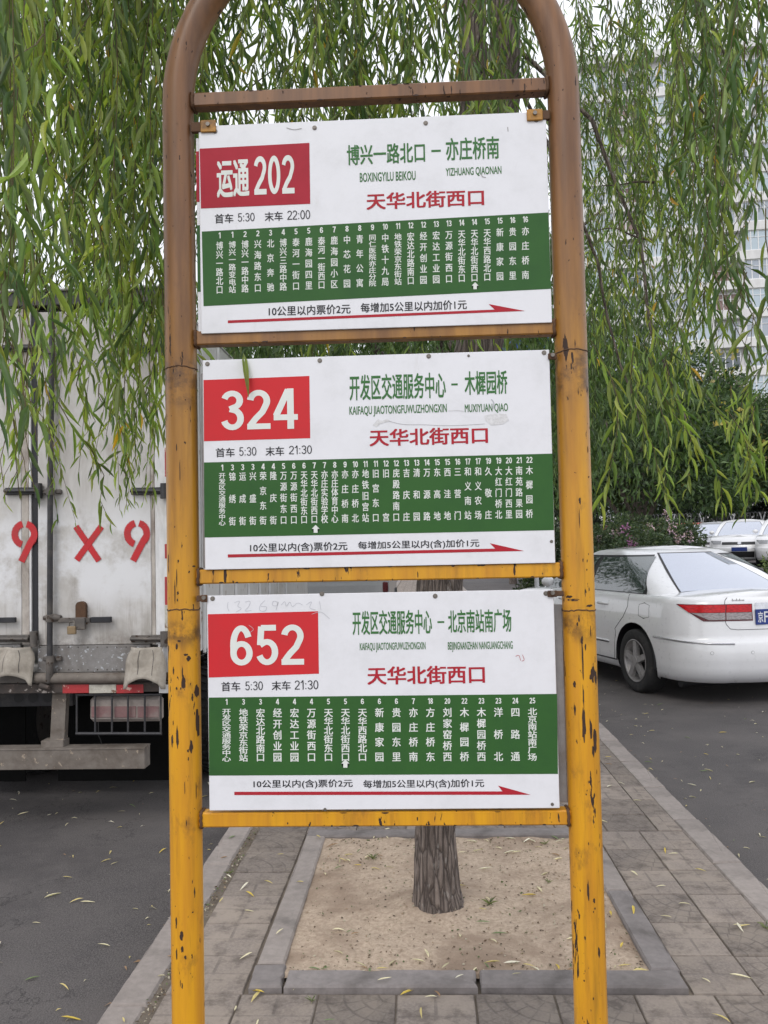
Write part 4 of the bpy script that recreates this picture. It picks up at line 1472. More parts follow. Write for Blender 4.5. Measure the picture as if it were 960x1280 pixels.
LOR = thing('box_lorry', at(45, 900, Y=YT).xyz * 1, 0, 'dirty white box lorry with rusty rear doors parked at the left kerb', 'lorry')
LOR.location = (-2.05, YT, -.12)
def lx(px_, py_=680): return at(px_, py_, Y=YT).x + 2.05
def lz(px_, py_): return at(px_, py_, Y=YT).z + .12
def L3(px_, py_, dy=0):
    p = at(px_, py_, Y=YT); return Vector((p.x + 2.05, dy, p.z + .12))
def lbox(name, px0, py0, px1, py1, d0, d1, mat, parent=None, ch=.003):
    """box seen between pixels; d0 front, d1 back offset from the door plane"""
    cxp, cyp = (px0 + px1) / 2, (py0 + py1) / 2
    b = MB().box((L3(px0, cyp).x, d0, L3(cxp, py1).z), (L3(px1, cyp).x, d1, L3(cxp, py0).z), ch)
    return b.build(name, M[mat], parent or LOR)
zt, zb_ = lz(100, 366), lz(100, 842)
xr_ = lx(211, 700)
xl_ = -1.35
# box shell (side walls, roof, floor), the doors close its back
b = MB()
b.box((xr_ - .03, .03, zb_), (xr_, 4.6, zt - .01), .01)
b.box((xl_, .03, zb_), (xl_ + .03, 4.6, zt - .01), .01)
b.box((xl_, .03, zt - .04), (xr_, 4.6, zt), .01)
b.box((xl_, .03, zb_), (xr_, 4.6, zb_ + .05), .01)
b.box((xl_, 4.57, zb_), (xr_, 4.6, zt), .01)
b.build('box_body', M['box_white'], LOR)
# ribs of the side wall
for k in range(9):
    MB().box((xr_ + .001, .25 + k * .5, zb_ + .02), (xr_ + .018, .29 + k * .5, zt - .03), .003).build('side_rib', M['box_pale'], LOR)
b = MB().box((xr_ - .07, -.004, zb_), (xr_ + .004, .06, zt), .004); b.build('corner_post', M['box_pale'], LOR)
MB().box((xl_, -.01, zt - .075), (xr_ + .01, .09, zt + .012), .006).build('roof_rail', M['dark_steel'], LOR)
MB().box((xl_, -.03, zt + .013), (xr_ + .015, .1, zt + .028), .004).build('roof_lip', M['box_pale'], LOR)
# doors
def door_paint():
    n = NT('lorry_door_paint')
    c = n.coord()
    z = n.sep(c)[2]
    g = n.noise(n.map(c, (1, 1, .5)), 5, 8, .65, .4)
    col = n.mix(n.ramp(g, .38, .72), (0.58, 0.565, 0.55), (0.38, 0.355, 0.33))
    st_ = n.ramp(n.noise(n.map(c, (17, 1, .8)), 1.6, 8, .72), .50, .70)
    low = n.math('SUBTRACT', 1, n.ramp(z, lz(100, 806), lz(100, 700)))
    col = n.mix(n.math('MULTIPLY', st_, n.math('MULTIPLY_ADD', low, .6, .25)), col, (0.27, 0.23, 0.195))
    wz = n.math('ADD', z, n.math('MULTIPLY', n.math('SUBTRACT', n.noise(c, 2.3, 5, .6), .5), .42))
    band = n.math('MULTIPLY', n.ramp(wz, lz(100, 790), lz(100, 725)), n.math('SUBTRACT', 1, n.ramp(wz, lz(100, 672), lz(100, 610))))
    m_ = n.math('MULTIPLY', band, n.ramp(n.noise(n.map(c, (1, 1, 1), (3, 3, 3)), 4.5, 5, .65), .36, .58))
    col = n.mix(m_, col, (0.74, 0.745, 0.77))
    sc_ = n.math('MULTIPLY', n.math('SUBTRACT', n.noise(n.map(c, (3, 1, 1), (4, 4, 4)), 13, 7, .7), .71), 30, clamp=True)
    col = n.mix(sc_, col, (0.16, .11, .085))
    low2 = n.math('MULTIPLY', n.math('SUBTRACT', 1, n.ramp(z, lz(100, 808), lz(100, 780))), n.ramp(n.noise(c, 9, 6, .7), .4, .6))
    col = n.mix(n.math('MULTIPLY', low2, .7), col, (0.17, 0.145, 0.125))
    n.bump(n.noise(c, 4, 3), .15, .01)
    return n.fin(col, .5)
M['door_paint'] = door_paint()
for (pa, pb, nm) in ((-118, 26.5, 'left door leaf, painted with a red nine at its edge'), (47, 188, 'right door leaf behind the willow fronds')):
    d = lbox('rear_door', pa, 388, pb, 806, .0, .04, 'door_paint', None, .004)
    d['label'] = nm
lbox('door_edge', 27, 386, 36, 806, -.0015, .03, 'rust_strip')
lbox('door_edge', 36.3, 386, 39, 806, -.003, .03, 'box_pale')
lbox('door_seal', 39.3, 386, 46.6, 800, .008, .04, 'black_rubber')
lbox('door_edge', 188.4, 386, 193, 806, -.0015, .03, 'rust_strip')
lbox('door_edge', 193.3, 386, 197, 806, -.003, .03, 'box_pale')
lbox('door_seal', 197.3, 386, 204, 800, .008, .04, 'black_rubber')
for y0_, y1_, m in ((560, 596, 'tape_red'), (596, 680, 'box_pale'), (680, 698, 'tape_red'), (721, 756, 'tape_red'), (756, 792, 'tape_white')):
    lbox('marker_tape', 206.5, y0_, 210.5, y1_, -.008, -.0045, m, None, 0)
# lower kick panels
for (pa, pb) in ((-118, 26), (47, 188)):
    lbox('kick_panel', pa, 806.5, pb, 840, -.002, .04, 'alu')
# lock rod with its guides
rod = MB().tube([L3(69.5, 380, -.045), L3(67, 600, -.045), L3(66.2, 834, -.045)], .0165, 16).build('lock_rod', M['dark_steel'], LOR)
for y_ in (440, 615, 772, 823):
    c = L3(67 + (0 if y_ > 600 else 1), y_, -.045)
    MB().tube([c + Vector((0, 0, -.022)), c + Vector((0, 0, .022))], .024, 16).build('rod_guide', M['grime'], LOR)
    for s_ in (-1, 1):
        MB().box((c.x + s_ * .02, -.03, c.z - .014), (c.x + s_ * .055, .002, c.z + .014), .006).build('guide_foot', M['grime'], LOR)
MB().tube([L3(66, 822, -.045), L3(66, 840, -.045), L3(64, 852, -.04)], [.02, .022, .015], 12).build('rod_cam', M['grime'], LOR)
MB().tube([L3(54, 856, -.03), L3(66, 858, -.05)], [.02, .012], 10).build('cam_keeper', M['rail_dark'], LOR)
# handle, hasp and padlock
lbox('lock_handle', 76, 771.5, 116, 777.5, -.045, -.025, 'grime')
lbox('handle_grip', 117, 770.5, 142, 777.5, -.05, -.022, 'black_rubber')
lbox('lock_handle', -30, 771.5, 23, 778, -.04, -.02, 'black_rubber')
MB().tube([L3(66, 771, -.04), L3(78, 772, -.03)], [.028, .018], 12).build('handle_hub', M['grime'], LOR)
b = MB()
c = L3(103.5, 770, -.03)
hw_, top = .03, L3(103.5, 757).z
pf = [(c.x - hw_, c.z - .05), (c.x + hw_, c.z - .05)] + [(c.x + hw_ * math.cos(PI * k / 10), top - .0 + hw_ * .9 * math.sin(PI * k / 10)) for k in range(11)]
b.prism(pf, -.036, -.004); b.build('hasp', M['rust'], LOR)
lbox('hasp_box', 98, 771, 111, 786, -.062, -.037, 'grime')
pk = lbox('padlock', 90, 781.5, 100.5, 791.5, -.075, -.052, 'brass', None, .004)
MB().tube([L3(92, 782, -.063), L3(92.5, 776, -.063), L3(98, 775, -.063), L3(98.5, 782, -.063)], .004, 8).build('shackle', M['screw'], pk)
# hinges
def hinge(pa, pb, pk_, y_, mat='grime'):
    lbox('hinge_strap', pa, y_ - 4.5, pb, y_ + 4.5, -.022, -.002, mat, None, .004)
    a, c = L3(pa, y_, -.03), L3(pb, y_, -.03)
    MB().tube([a, c], .010, 8).build('hinge_rib', M[mat], LOR)
    c = L3(pk_, y_, -.03)
    MB().tube([c + Vector((0, 0, -.045)), c + Vector((0, 0, .045))], .022, 14).build('hinge_knuckle', M[mat], LOR)
hinge(4, 45, 50, 436, 'dark_steel'); hinge(8, 46, 51, 614, 'dark_steel'); hinge(-30, 38, 45, 798)
hinge(165, 203, 207, 798); hinge(165, 203, 207, 436, 'dark_steel'); hinge(165, 203, 207, 614, 'dark_steel')
# sill and rear rail with reflective strips
MB().tube([L3(47, 847, -.02), L3(164, 847, -.02)], .032, 16).build('sill_tube', M['beam'], LOR)
lbox('sill_plate', -118, 840.5, 212, 854, .0, .06, 'grime')
lbox('rear_rail', -118, 854.5, 212, 866, -.02, .06, 'rail_dark')
for a_, b_, m in ((80, 113, 'tape_red'), (113, 147, 'tape_white'), (147, 181, 'tape_red'), (200, 212, 'box_pale')):
    lbox('reflective_strip', a_ + .3, 855, b_ - .3, 865.5, -.023, -.0205, m, None, 0)
# canvas flaps over the lower hinges
def flap(pa, pb, pt_, pb_, seed):
    rr = random.Random(seed)
    P = []
    n, m_ = 14, 12
    for i in range(n + 1):
        u = i / n
        row = []
        for j in range(m_ + 1):
            v = j / m_
            x = pa + (pb - pa) * (.10 + .80 * u if v < .1 else (.10 * (1 - min(1, v * 3))) + u * (1 - .2 * (1 - min(1, v * 3))))
            bot = pb_ - 9 * math.sin(PI * u) ** 1.5 + (5 if u < .12 or u > .88 else 0)
            y = pt_ + (bot - pt_) * v
            d = -.03 - .045 * v - .035 * math.sin(PI * u) + .016 * mnoise.noise(Vector((u * 4 + seed, v * 2.5, seed))) - .012 * math.sin(u * 9 + v * 2 + seed)
            row.append(L3(x, y, d))
        P.append(row)
    me = MB().grid(P, flip=True).mesh('canvas_flap', M['canvas'])
    o = link('canvas_flap', me, LOR)
    mod = o.modifiers.new('s', 'SOLIDIFY'); mod.thickness = .006
    for xo in (-9, 7):
        q = MB()
        q.tube([P[5 if xo < 0 else 10][j] + Vector((0, -.006, 0)) for j in range(1, m_ - 1)], .0025, 5)
        q.build('flap_seam', M['grime'], o)
flap(-4, 47, 808, 850, 2); flap(161, 211, 808, 854, 5)
# rivets along the kick panels and rail, scrape of rust runs
rv = MB()
for px_ in range(50, 188, 12):
    for py_ in (809, 837):
        c = L3(px_, py_, -.002)
        rv.tube([c, c + Vector((0, -.003, 0))], [.005, .003], 8)
for px_ in range(-116, 26, 12):
    for py_ in (809, 837):
        c = L3(px_, py_, -.002)
        rv.tube([c, c + Vector((0, -.003, 0))], [.005, .003], 8)
rv.build('rivets', M['grime'], LOR, kind='stuff')
# under the floor
MB().sq(L3(72, 866, .05), L3(69, 928, .05), .085, .05, up=(0, 1, 0)).build('beam_hanger', M['beam'], LOR)
MB().sq(L3(-84, 866, .05), L3(-87, 928, .05), .085, .05, up=(0, 1, 0)).build('beam_hanger', M['beam'], LOR)
lbox('hanger_foot', 51, 926, 79, 935.5, .0, .09, 'beam')
lbox('underride_beam', -135, 936, 183, 961, -.03, .07, 'beam')
lbox('beam_lip', -135, 934.5, 183, 936.5, -.034, .074, 'beam', None, .001)
ch = lbox('chassis_rail', -60, 873, 63, 896, .32, .36, 'dark_steel')
for px_ in (8, 29, -12):
    c = L3(px_ * .94 + 3, 884, .318)
    MB().tube([c, c + Vector((0, .001, 0))], .032, 16).build('rail_hole', M['black'], ch)
lbox('chassis_rail', -60, 869, -50, 900, .3, 4.3, 'dark_steel')
MB().box((lx(40), .35, lz(60, 893)), (lx(52), 4.4, lz(60, 868)), .004).build('chassis_rail', M['dark_steel'], LOR)
MB().box((xl_ + .1, .6, zb_ - .16), (xr_ - .1, .7, zb_ - .02), .004).build('cross_member', M['dark_steel'], LOR)
MB().box((xl_ + .1, 1.8, zb_ - .16), (xr_ - .1, 1.9, zb_ - .02), .004).build('cross_member', M['dark_steel'], LOR)
cage = MB()
for px_ in (96, 119, 140, 160, 181, 201):
    cage.tube([L3(px_, 868, .0), L3(px_, 917, .0)], .0065, 6)
cage.tube([L3(95, 917, .0), L3(202, 917, .0)], .010, 6)
cage.tube([L3(95, 868.5, .0), L3(202, 868.5, .0)], .008, 6)
cage.build('lamp_cage', M['dark_steel'], LOR)
def lamp():
    r = lbox('tail_lamp', 109, 872, 200, 904, .03, .09, 'kerb', None, .02)
    for a_, b_ in ((112, 139), (141, 168), (170, 197)):
        lbox('lamp_lens', a_, 884, b_, 898, .024, .031, 'old_lens', r, .002)
M['old_lens'] = wm('dusty_lens', (0.22, 0.12, 0.12), (.28, .25, .23), .6, 9, rough=.7)
lamp()
MB().tube([L3(118, 905, .06), L3(119, 922, .05), L3(121, 928, .06), L3(122, 940, .08)], .003, 5).build('loose_cable', M['black'], LOR)
for xa_, xb_ in ((at(72, 900, Y=YT + .62).x + 2.05, xr_ - .02), (xl_ + .05, xl_ + .72)):
    MB().box((xa_, .62, .10), (xb_, .635, zb_ - .06), .003).build('underside_shade_sheet', M['void'], LOR)  # black sheet added behind the rear end to darken the underside
def truck_wheel(x, y, r=.42, w=.26):
    t = MB()
    prof = [(r * .62, -w / 2 + .02), (r * .95, -w / 2), (r, -w / 2 + .03), (r, w / 2 - .03), (r * .95, w / 2), (r * .62, w / 2 - .02)]
    t.grid([[(a, q * math.cos(g), q * math.sin(g)) for q, a in prof] for g in [2 * PI * k / 40 for k in range(40)]], closeu=True)
    for g in range(46):
        a = 2 * PI * g / 46
        for sx_ in (-1, 0, 1):
            t.sq((x * 0 + sx_ * w * .27 - .03, (r + .004) * math.cos(a + .05 * sx_), (r + .004) * math.sin(a + .05 * sx_)), (sx_ * w * .27 + .03, (r + .004) * math.cos(a + .05 + .05 * sx_), (r + .004) * math.sin(a + .05 + .05 * sx_)), .02, .012, up=(0, math.cos(a), math.sin(a)))
    o = t.build('tyre', M['rubber'], LOR)
    o.location = (x, y, r)
    h = MB().tube([(-w * .42, 0, 0), (w * .42, 0, 0)], r * .62, 24).build('hub', M['grime'], o)
zl = lambda: None
for x in (-1.15, -.86, .26, .55): truck_wheel(x, 1.3)
for x in (-1.05, .45): truck_wheel(x, 5.3)
# cab ahead of the box
b = MB()
b.prism([(4.75, .55), (4.75, 2.35), (5.2, 2.5), (6.2, 2.45), (6.55, 1.5), (6.6, .45), (5.9, .40), (4.9, .45)], -.9, .9)
b.v = [(y - .42, x, z) for x, y, z in b.v]
b.build('cab', M['box_white'], LOR)
MB().box((xr_ - .36, 2.1, .50), (xr_ - .06, 3.6, .82), .02).build('side_guard_tank', M['grime'], LOR)
for z in (.45, .62): MB().box((xr_ - .05, 1.9, z), (xr_ - .02, 3.9, z + .07), .01).build('side_guard_rail', M['grime'], LOR)

# sprayed marks on the doors: nine, cross, nine
def spray(name, strokes, w, parent):
    """strokes: lists of photo pixels, painted flat on the door plane"""
    V, F, A = [], [], []
    for lay, q in enumerate(strokes):
        o = len(V)
        q = [tuple(x) for x in q]
        if len(q) == 2: q = [tuple(q[0][j] + (q[1][j] - q[0][j]) * k / 8 for j in (0, 1)) for k in range(9)]
        for i, p in enumerate(q):
            a, c = q[max(i - 1, 0)], q[min(i + 1, len(q) - 1)]
            dx, dy = c[0] - a[0], c[1] - a[1]
            L = math.hypot(dx, dy) or 1
            nx_, ny_ = -dy / L, dx / L
            for f_, al in ((-1.9, 0), (-1.02, .55), (-.86, 1), (.86, 1), (1.02, .55), (1.9, 0)):
                w2 = w * f_
                V.append(L3(p[0] + nx_ * w2, p[1] + ny_ * w2, -.0036 - lay * .0002)); A.append(al)
        for i in range(len(q) - 1):
            F += [(o + 6 * i + j, o + 6 * i + j + 1, o + 6 * i + j + 7, o + 6 * i + j + 6) for j in range(5)]
    me = bpy.data.meshes.new(name)
    me.from_pydata([tuple(v) for v in V], [], F)
    at__ = me.color_attributes.new('cover', 'FLOAT_COLOR', 'POINT')
    at__.data.foreach_set('color', np.repeat(np.array(A, dtype=np.float32), 4))
    me.materials.append(M['spray_red'])
    return link(name, me, parent)
def spray_mat():
    n = NT('red_spray_paint')
    c = n.coord()
    n.fin(n.mix(n.ramp(n.noise(c, 9, 6, .7), .4, .7), (0.56, 0.02, 0.028), (.44, .035, .04)), .6)
    a_ = n.t.nodes.new('ShaderNodeAttribute'); a_.attribute_name = 'cover'
    g = n.noise(c, 420, 3, .6)
    cov = n.math('MULTIPLY', n.math('ADD', n.math('SUBTRACT', n.math('MULTIPLY', a_.outputs['Fac'], 1.7), g), -.12), 3.0, clamp=True)
    wear_ = n.math('SUBTRACT', 1, n.math('MULTIPLY', n.math('MULTIPLY', n.math('SUBTRACT', n.noise(c, 34, 5, .7), .62), 14, clamp=True), .6))
    cov = n.math('MULTIPLY', cov, wear_)
    tr = n.t.nodes.new('ShaderNodeBsdfTransparent')
    ms = n.t.nodes.new('ShaderNodeMixShader')
    n.put(ms.inputs[0], cov)
    n.t.links.new(tr.outputs[0], ms.inputs[1]); n.t.links.new(n.p.outputs[0], ms.inputs[2]); n.t.links.new(ms.outputs[0], n.out.inputs[0])
    return n.m
M['spray_red'] = spray_mat()
def nine(cx_, cy_, r, tail):
    a = [(cx_ + r * math.cos(math.radians(t)), cy_ - r * 1.08 * math.sin(math.radians(t))) for t in range(78, -52, -8)]
    b = [(cx_ + r * math.cos(math.radians(t)), cy_ - r * 1.08 * math.sin(math.radians(t))) for t in range(102, 262, 8)]
    c = [(cx_ + r * .93, cy_ + r * .3), (cx_ + r * .55, cy_ + r * .95), (cx_ + tail, cy_ + 34)]
    return [a, b, c]
spray('spray_nine', nine(31, 668, 12.2, -4), 3.6, LOR)
spray('spray_cross', [[(95, 658), (124, 701)], [(127, 658), (96, 700)]], 3.3, LOR)
spray('spray_nine', nine(171.5, 667, 12.2, -5), 3.6, LOR)

# ---- vehicle far down the left lane, glimpsed between two boards
def van():
    p = at(430, 735, Y=16.0)
    r = thing('grey_van', (p.x, 16.0, -.12), 0, 'grey van with a dark rear window glimpsed between the boards', 'van')
    b = MB(); b.smooth = False
    prof = [(0, .35), (.02, .95), (.10, 1.5), (.25, 1.85), (.5, 1.9), (3.6, 1.85), (4.2, 1.1), (4.7, .95), (4.75, .4)]
    n = len(prof)
    b.prism(prof, -.85, .85)
    b.v = [(y, x, z) for x, y, z in b.v]
    me = b.mesh('body', M['car_silver'])
    bm = bmesh.new(); bm.from_mesh(me); bmesh.ops.recalc_face_normals(bm, faces=bm.faces)
    bmesh.ops.bevel(bm, geom=bm.edges[:], offset=.06, segments=2, affect='EDGES'); bm.to_mesh(me); bm.free()
    link('body', me, r)
    MB().box((-.66, -.03, 1.05), (.66, .06, 1.6), .04).build('rear_window', M['side_glass'], r)
    MB().box((-.86, -.06, .35), (.86, .1, .62), .04).build('bumper', M['black'], r)
    for x in (-.78, .78): MB().box((x - .05, -.02, .75), (x + .05, .08, .95), .02).build('tail_light', M['lamp_rim'], r)
    for x in (-.78, .78):
        for y in (.9, 3.8): MB().cyl((x - .1, y, .33), (x + .1, y, .33), .33, 20).build('wheel', M['rubber'], r)
van()

# ================================================================== LEAVES
def unit(a):
    return a / np.maximum(1e-9, np.linalg.norm(a, axis=-1, keepdims=True))

# willow leaf, length 1 along x, lance shaped, folded at the midrib and drooping at the tip
def leaf_template(bend, seg=4):
    xs = np.linspace(0, 1, seg + 1)
    w = 0.5 * np.interp(xs, [0, .12, .4, .75, 1], [.02, .62, 1.0, .55, .0])
    V, F = [], []
    for x, ww in zip(xs, w):
        z = -bend * x * x
        V += [(x, -ww, z + .25 * ww), (x, 0, z), (x, ww, z + .25 * ww)]
    for i in range(seg):
        a = 3 * i
        F += [(a, a + 1, a + 4, a + 3), (a + 1, a + 2, a + 5, a + 4)]
    return np.array(V), np.array(F)
LT = [leaf_template(b) for b in (.05, .18, .32, -.08)]
LQ = (np.array([(0, 0, 0), (.45, -.5, .1), (1, 0, -.12), (.45, .5, .1)]), np.array([(0, 1, 2, 3)]))


def place_leaves(T, P, D, N, L, Wd):
    """template T at points P, axis D, rough normal N, length L, width Wd -> V, F"""
    tv, tf = T
    D = unit(D)
    Sd = unit(np.cross(N, D))
    Nn = np.cross(D, Sd)
    n = len(P)
    V = P[:, None, :] + tv[None, :, 0, None] * (D * L[:, None])[:, None, :] + tv[None, :, 1, None] * (Sd * Wd[:, None])[:, None, :] + tv[None, :, 2, None] * (Nn * L[:, None])[:, None, :]
    F = tf[None] + (np.arange(n) * len(tv))[:, None, None]
    return V.reshape(-1, 3), F.reshape(-1, 4), (D, Sd, Nn)


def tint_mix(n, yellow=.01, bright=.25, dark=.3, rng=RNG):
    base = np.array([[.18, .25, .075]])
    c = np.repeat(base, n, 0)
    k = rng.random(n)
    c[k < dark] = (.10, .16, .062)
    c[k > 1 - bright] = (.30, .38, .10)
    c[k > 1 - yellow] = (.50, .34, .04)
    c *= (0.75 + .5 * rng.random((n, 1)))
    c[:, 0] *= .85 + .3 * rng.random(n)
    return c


class Strands:
    """hanging willow shoots: every shoot a thin stem with leaves along it"""
    def __init__(s): s.P, s.D, s.N, s.L, s.W, s.C, s.stems = [], [], [], [], [], [], []

    def shoot(s, bottom, top, ll=.085, gap=.026, sway=.05, bright=.25, dark=.3, yellow=.008, side=0, bare=0.0):
        b, t = np.array(bottom, float), np.array(top, float)
        Ln = np.linalg.norm(t - b)
        n = max(6, int(Ln / .08))
        k = np.linspace(0, 1, n)
        ph = RNG.random(4) * 6.28
        off = np.stack([np.sin(k * 4 + ph[0]) * sway + np.sin(k * 11 + ph[1]) * sway * .3, np.sin(k * 3.3 + ph[2]) * sway, 0 * k], 1) * (1 - k)[:, None] ** .6
        line = b + (t - b) * k[:, None] + off - off[0] * 0
        s.stems.append((line, .0007 + .0012 * k))
        m = int(Ln * (1 - bare) / gap)
        if m < 2: return
        q = (np.arange(m) + RNG.random(m) * .6) / m * (1 - bare)
        P = np.stack([np.interp(q, k, line[:, j]) for j in range(3)], 1)
        tan = unit(np.stack([np.gradient(line[:, j], k) for j in range(3)], 1))
        Tn = -np.stack([np.interp(q, k, tan[:, j]) for j in range(3)], 1)
        a = np.arange(m) * 2.4 + RNG.random(m) * 1.0 + ph[3]
        out_ = np.stack([np.cos(a), np.sin(a), 0 * a], 1)
        spread = RNG.uniform(.25, .85, m)
        D = unit(Tn + out_ * spread[:, None] + np.array([0, 0, -.25]))
        N = unit(out_ * .4 + RNG.normal(0, .6, (m, 3)) + np.array([0, 0, .6]))
        L = ll * RNG.uniform(.6, 1.2, m) * (0.55 + .45 * np.clip(q * 6, 0, 1))
        s.P.append(P); s.D.append(D); s.N.append(N); s.L.append(L)
        s.W.append(L * RNG.uniform(.085, .15, m))
        s.C.append(tint_mix(m, yellow, bright, dark))

    def arrays(s):
        return [np.concatenate(x) for x in (s.P, s.D, s.N, s.L, s.W, s.C)]


def stems_mesh(stems, name, mat, parent, kind='stuff'):
    V, F = [], []
    o = 0
    for line, r in stems:
        n = len(line)
        for i in range(3):
            a = 2 * PI * i / 3
            V.append(line + np.array([math.cos(a), math.sin(a), 0]) * r[:, None])
        for i in range(3):
            j = (i + 1) % 3
            A = o + i * n + np.arange(n - 1)
            B = o + j * n + np.arange(n - 1)
            F.append(np.stack([A, A + 1, B + 1, B], 1))
        o += 3 * n
    me = fast_mesh(name, np.concatenate(V), np.concatenate(F), mat)
    return link(name, me, parent, kind=kind)


# ================================================================== TREES
def bark_trunk(name, path, radii, parent, mat, seed=0, n=84, ridge=.0055, step=.016):
    """path of points with radii; furrowed surface"""
    pts = [Vector(p) for p in path]
    d = [0]
    for a, b in zip(pts, pts[1:]): d.append(d[-1] + (b - a).length)
    m = max(8, int(d[-1] / step))
    rows = []
    for i in range(m + 1):
        t = d[-1] * i / m
        x = [float(np.interp(t, d, [p[j] for p in pts])) for j in range(3)]
        r = float(np.interp(t, d, radii))
        row = []
        for k in range(n):
            a = 2 * PI * k / n
            w = mnoise.noise(Vector((math.cos(a) * 7 + seed, math.sin(a) * 7, t * 3.5))) * .8 + mnoise.noise(Vector((math.cos(a) * 15, math.sin(a) * 15 + seed, t * 9))) * .8 + mnoise.noise(Vector((math.cos(a) * 30, math.sin(a) * 30 + seed, t * 22))) * .35
            w += .5 * mnoise.noise(Vector((math.cos(a) * 1.5, math.sin(a) * 1.5 + seed, t * 1.2)))
            rr = r * (1 + .06 * mnoise.noise(Vector((math.cos(a) * 1.2, math.sin(a) * 1.2, t)))) + ridge * w * min(1, r / .06)
            row.append((x[0] + math.cos(a) * rr, x[1] + math.sin(a) * rr, x[2]))
        rows.append(row)
    b = MB()
    ring = [[rows[i][k] for i in range(m + 1)] for k in range(n)]
    b.grid(ring, flip=True, closeu=True)
    return b.build(name, mat, parent)


def limb(name, p0, p1, r0, r1, parent, mat, bow=.3, seed=0, n=10, seg=14):
    p0, p1 = Vector(p0), Vector(p1)
    rr = random.Random(seed)
    side = Vector((rr.uniform(-1, 1), rr.uniform(-1, 1), 0)) * .12 * (p1 - p0).length
    P = []
    for i in range(seg + 1):
        t = i / seg
        p = p0.lerp(p1, t) + Vector((0, 0, bow * math.sin(PI * t))) + side * math.sin(PI * t) + Vector((mnoise.noise(Vector((t * 4, seed, 0))), mnoise.noise(Vector((t * 4, seed, 5))), mnoise.noise(Vector((t * 4, seed, 9))))) * .06
        P.append(p)
    return MB().tube(P, [r0 + (r1 - r0) * i / seg for i in range(seg + 1)], n).build(name, mat, parent)


# ---- the near willow in the pit
TB = at(545, 1140, z=0.0)
WIL = thing('willow_tree', (TB.x, TB.y, -.02), 0, 'furrowed willow trunk in the square soil pit with leafy shoots hanging round the sign', 'tree')
def wl(p): return (p[0] - TB.x, p[1] - TB.y, p[2] + .02)
YB = TB.y
A_ = [at(552, 1165, Y=YB), at(547, 1110, Y=YB), at(545, 1040, Y=YB), at(545, 900, Y=YB), at(548, 735, Y=YB + .05), at(572, 560, Y=YB + .1), at(600, 430, Y=YB + .12), at(606, 330, Y=YB + .12)]
bark_trunk('trunk', [wl(p) for p in A_], [.130, .095, .080, .080, .096, .10, .10, .095], WIL, M['bark'], 3)
SA = [at(604, 345, Y=YB + .12), at(598, 240, Y=YB + .14), at(592, 120, Y=YB + .16), at(590, -60, Y=YB + .2), (at(592, -60, Y=YB + .2) + Vector((-.10, -.1, .9)))]
SB = [at(608, 345, Y=YB + .12), at(622, 240, Y=YB + .1), at(632, 120, Y=YB + .05), at(630, -40, Y=YB), (at(628, -40, Y=YB) + Vector((.08, .1, 1.0)))]
bark_trunk('stem', [wl(p) for p in SA], [.085, .066, .062, .058, .045], WIL, M['bark'], 8, 30, .006)
bark_trunk('stem', [wl(p) for p in SB], [.085, .070, .064, .060, .05], WIL, M['bark'], 15, 30, .008)
tops = [Vector(SA[-1]), Vector(SB[-1])]
ends = [(-2.2, 1.9, 4.2), (-1.5, 3.2, 4.6), (-1.9, 5.0, 4.4), (-.4, 1.7, 4.3), (.7, 1.8, 4.2), (2.0, 2.2, 4.1), (2.4, 3.6, 4.3), (1.9, 5.2, 4.5), (.3, 5.6, 4.8), (3.0, 2.9, 3.6)]
for i, e in enumerate(ends):
    p0 = tops[0 if e[0] < 0 else 1]
    limb('branch', wl(p0 - Vector((0, 0, .15 * (i % 3)))), wl(e), .036, .010, WIL, M['bark'], .35, i)
# thin bare branches seen on the right of the sign
for i, (pp, r) in enumerate(((((645, 60, 3.6), (740, 150, 3.5), (800, 300, 3.4), (815, 420, 3.3), (870, 560, 3.2)), .011),
                             (((655, 120, 3.7), (748, 330, 3.7), (775, 455, 3.7), (800, 530, 3.7)), .009),
                             (((815, 300, 3.4), (770, 285, 3.4), (735, 290, 3.4)), .005), (((818, 228, 3.5), (790, 228, 3.5), (752, 232, 3.6)), .006),
                             (((860, -20, 2.9), (915, 90, 2.9), (935, 170, 2.9), (965, 230, 2.9)), .005), (((870, 130, 3.0), (905, 190, 3.0), (965, 200, 3.0)), .004),
                             (((20, -30, 3.2), (40, 20, 3.2), (60, 15, 3.2), (110, 40, 3.1)), .009), (((250, 30, 3.4), (300, 120, 3.4), (380, 60, 3.3)), .006))):
    P = [Vector(wl(at(a, b, Y=c))) for a, b, c in pp]
    Q = []
    for k in range(len(P) - 1):
        for t in range(6):
            Q.append(P[k].lerp(P[k + 1], t / 6) + Vector((mnoise.noise(Vector((k + t / 6, i, 0))), 0, mnoise.noise(Vector((k + t / 6, i, 4))))) * .02)
    Q.append(P[-1])
    MB().tube(Q, [r * (1 - .75 * k / (len(Q) - 1)) for k in range(len(Q))], 7).build('bough', M['bark'], WIL)

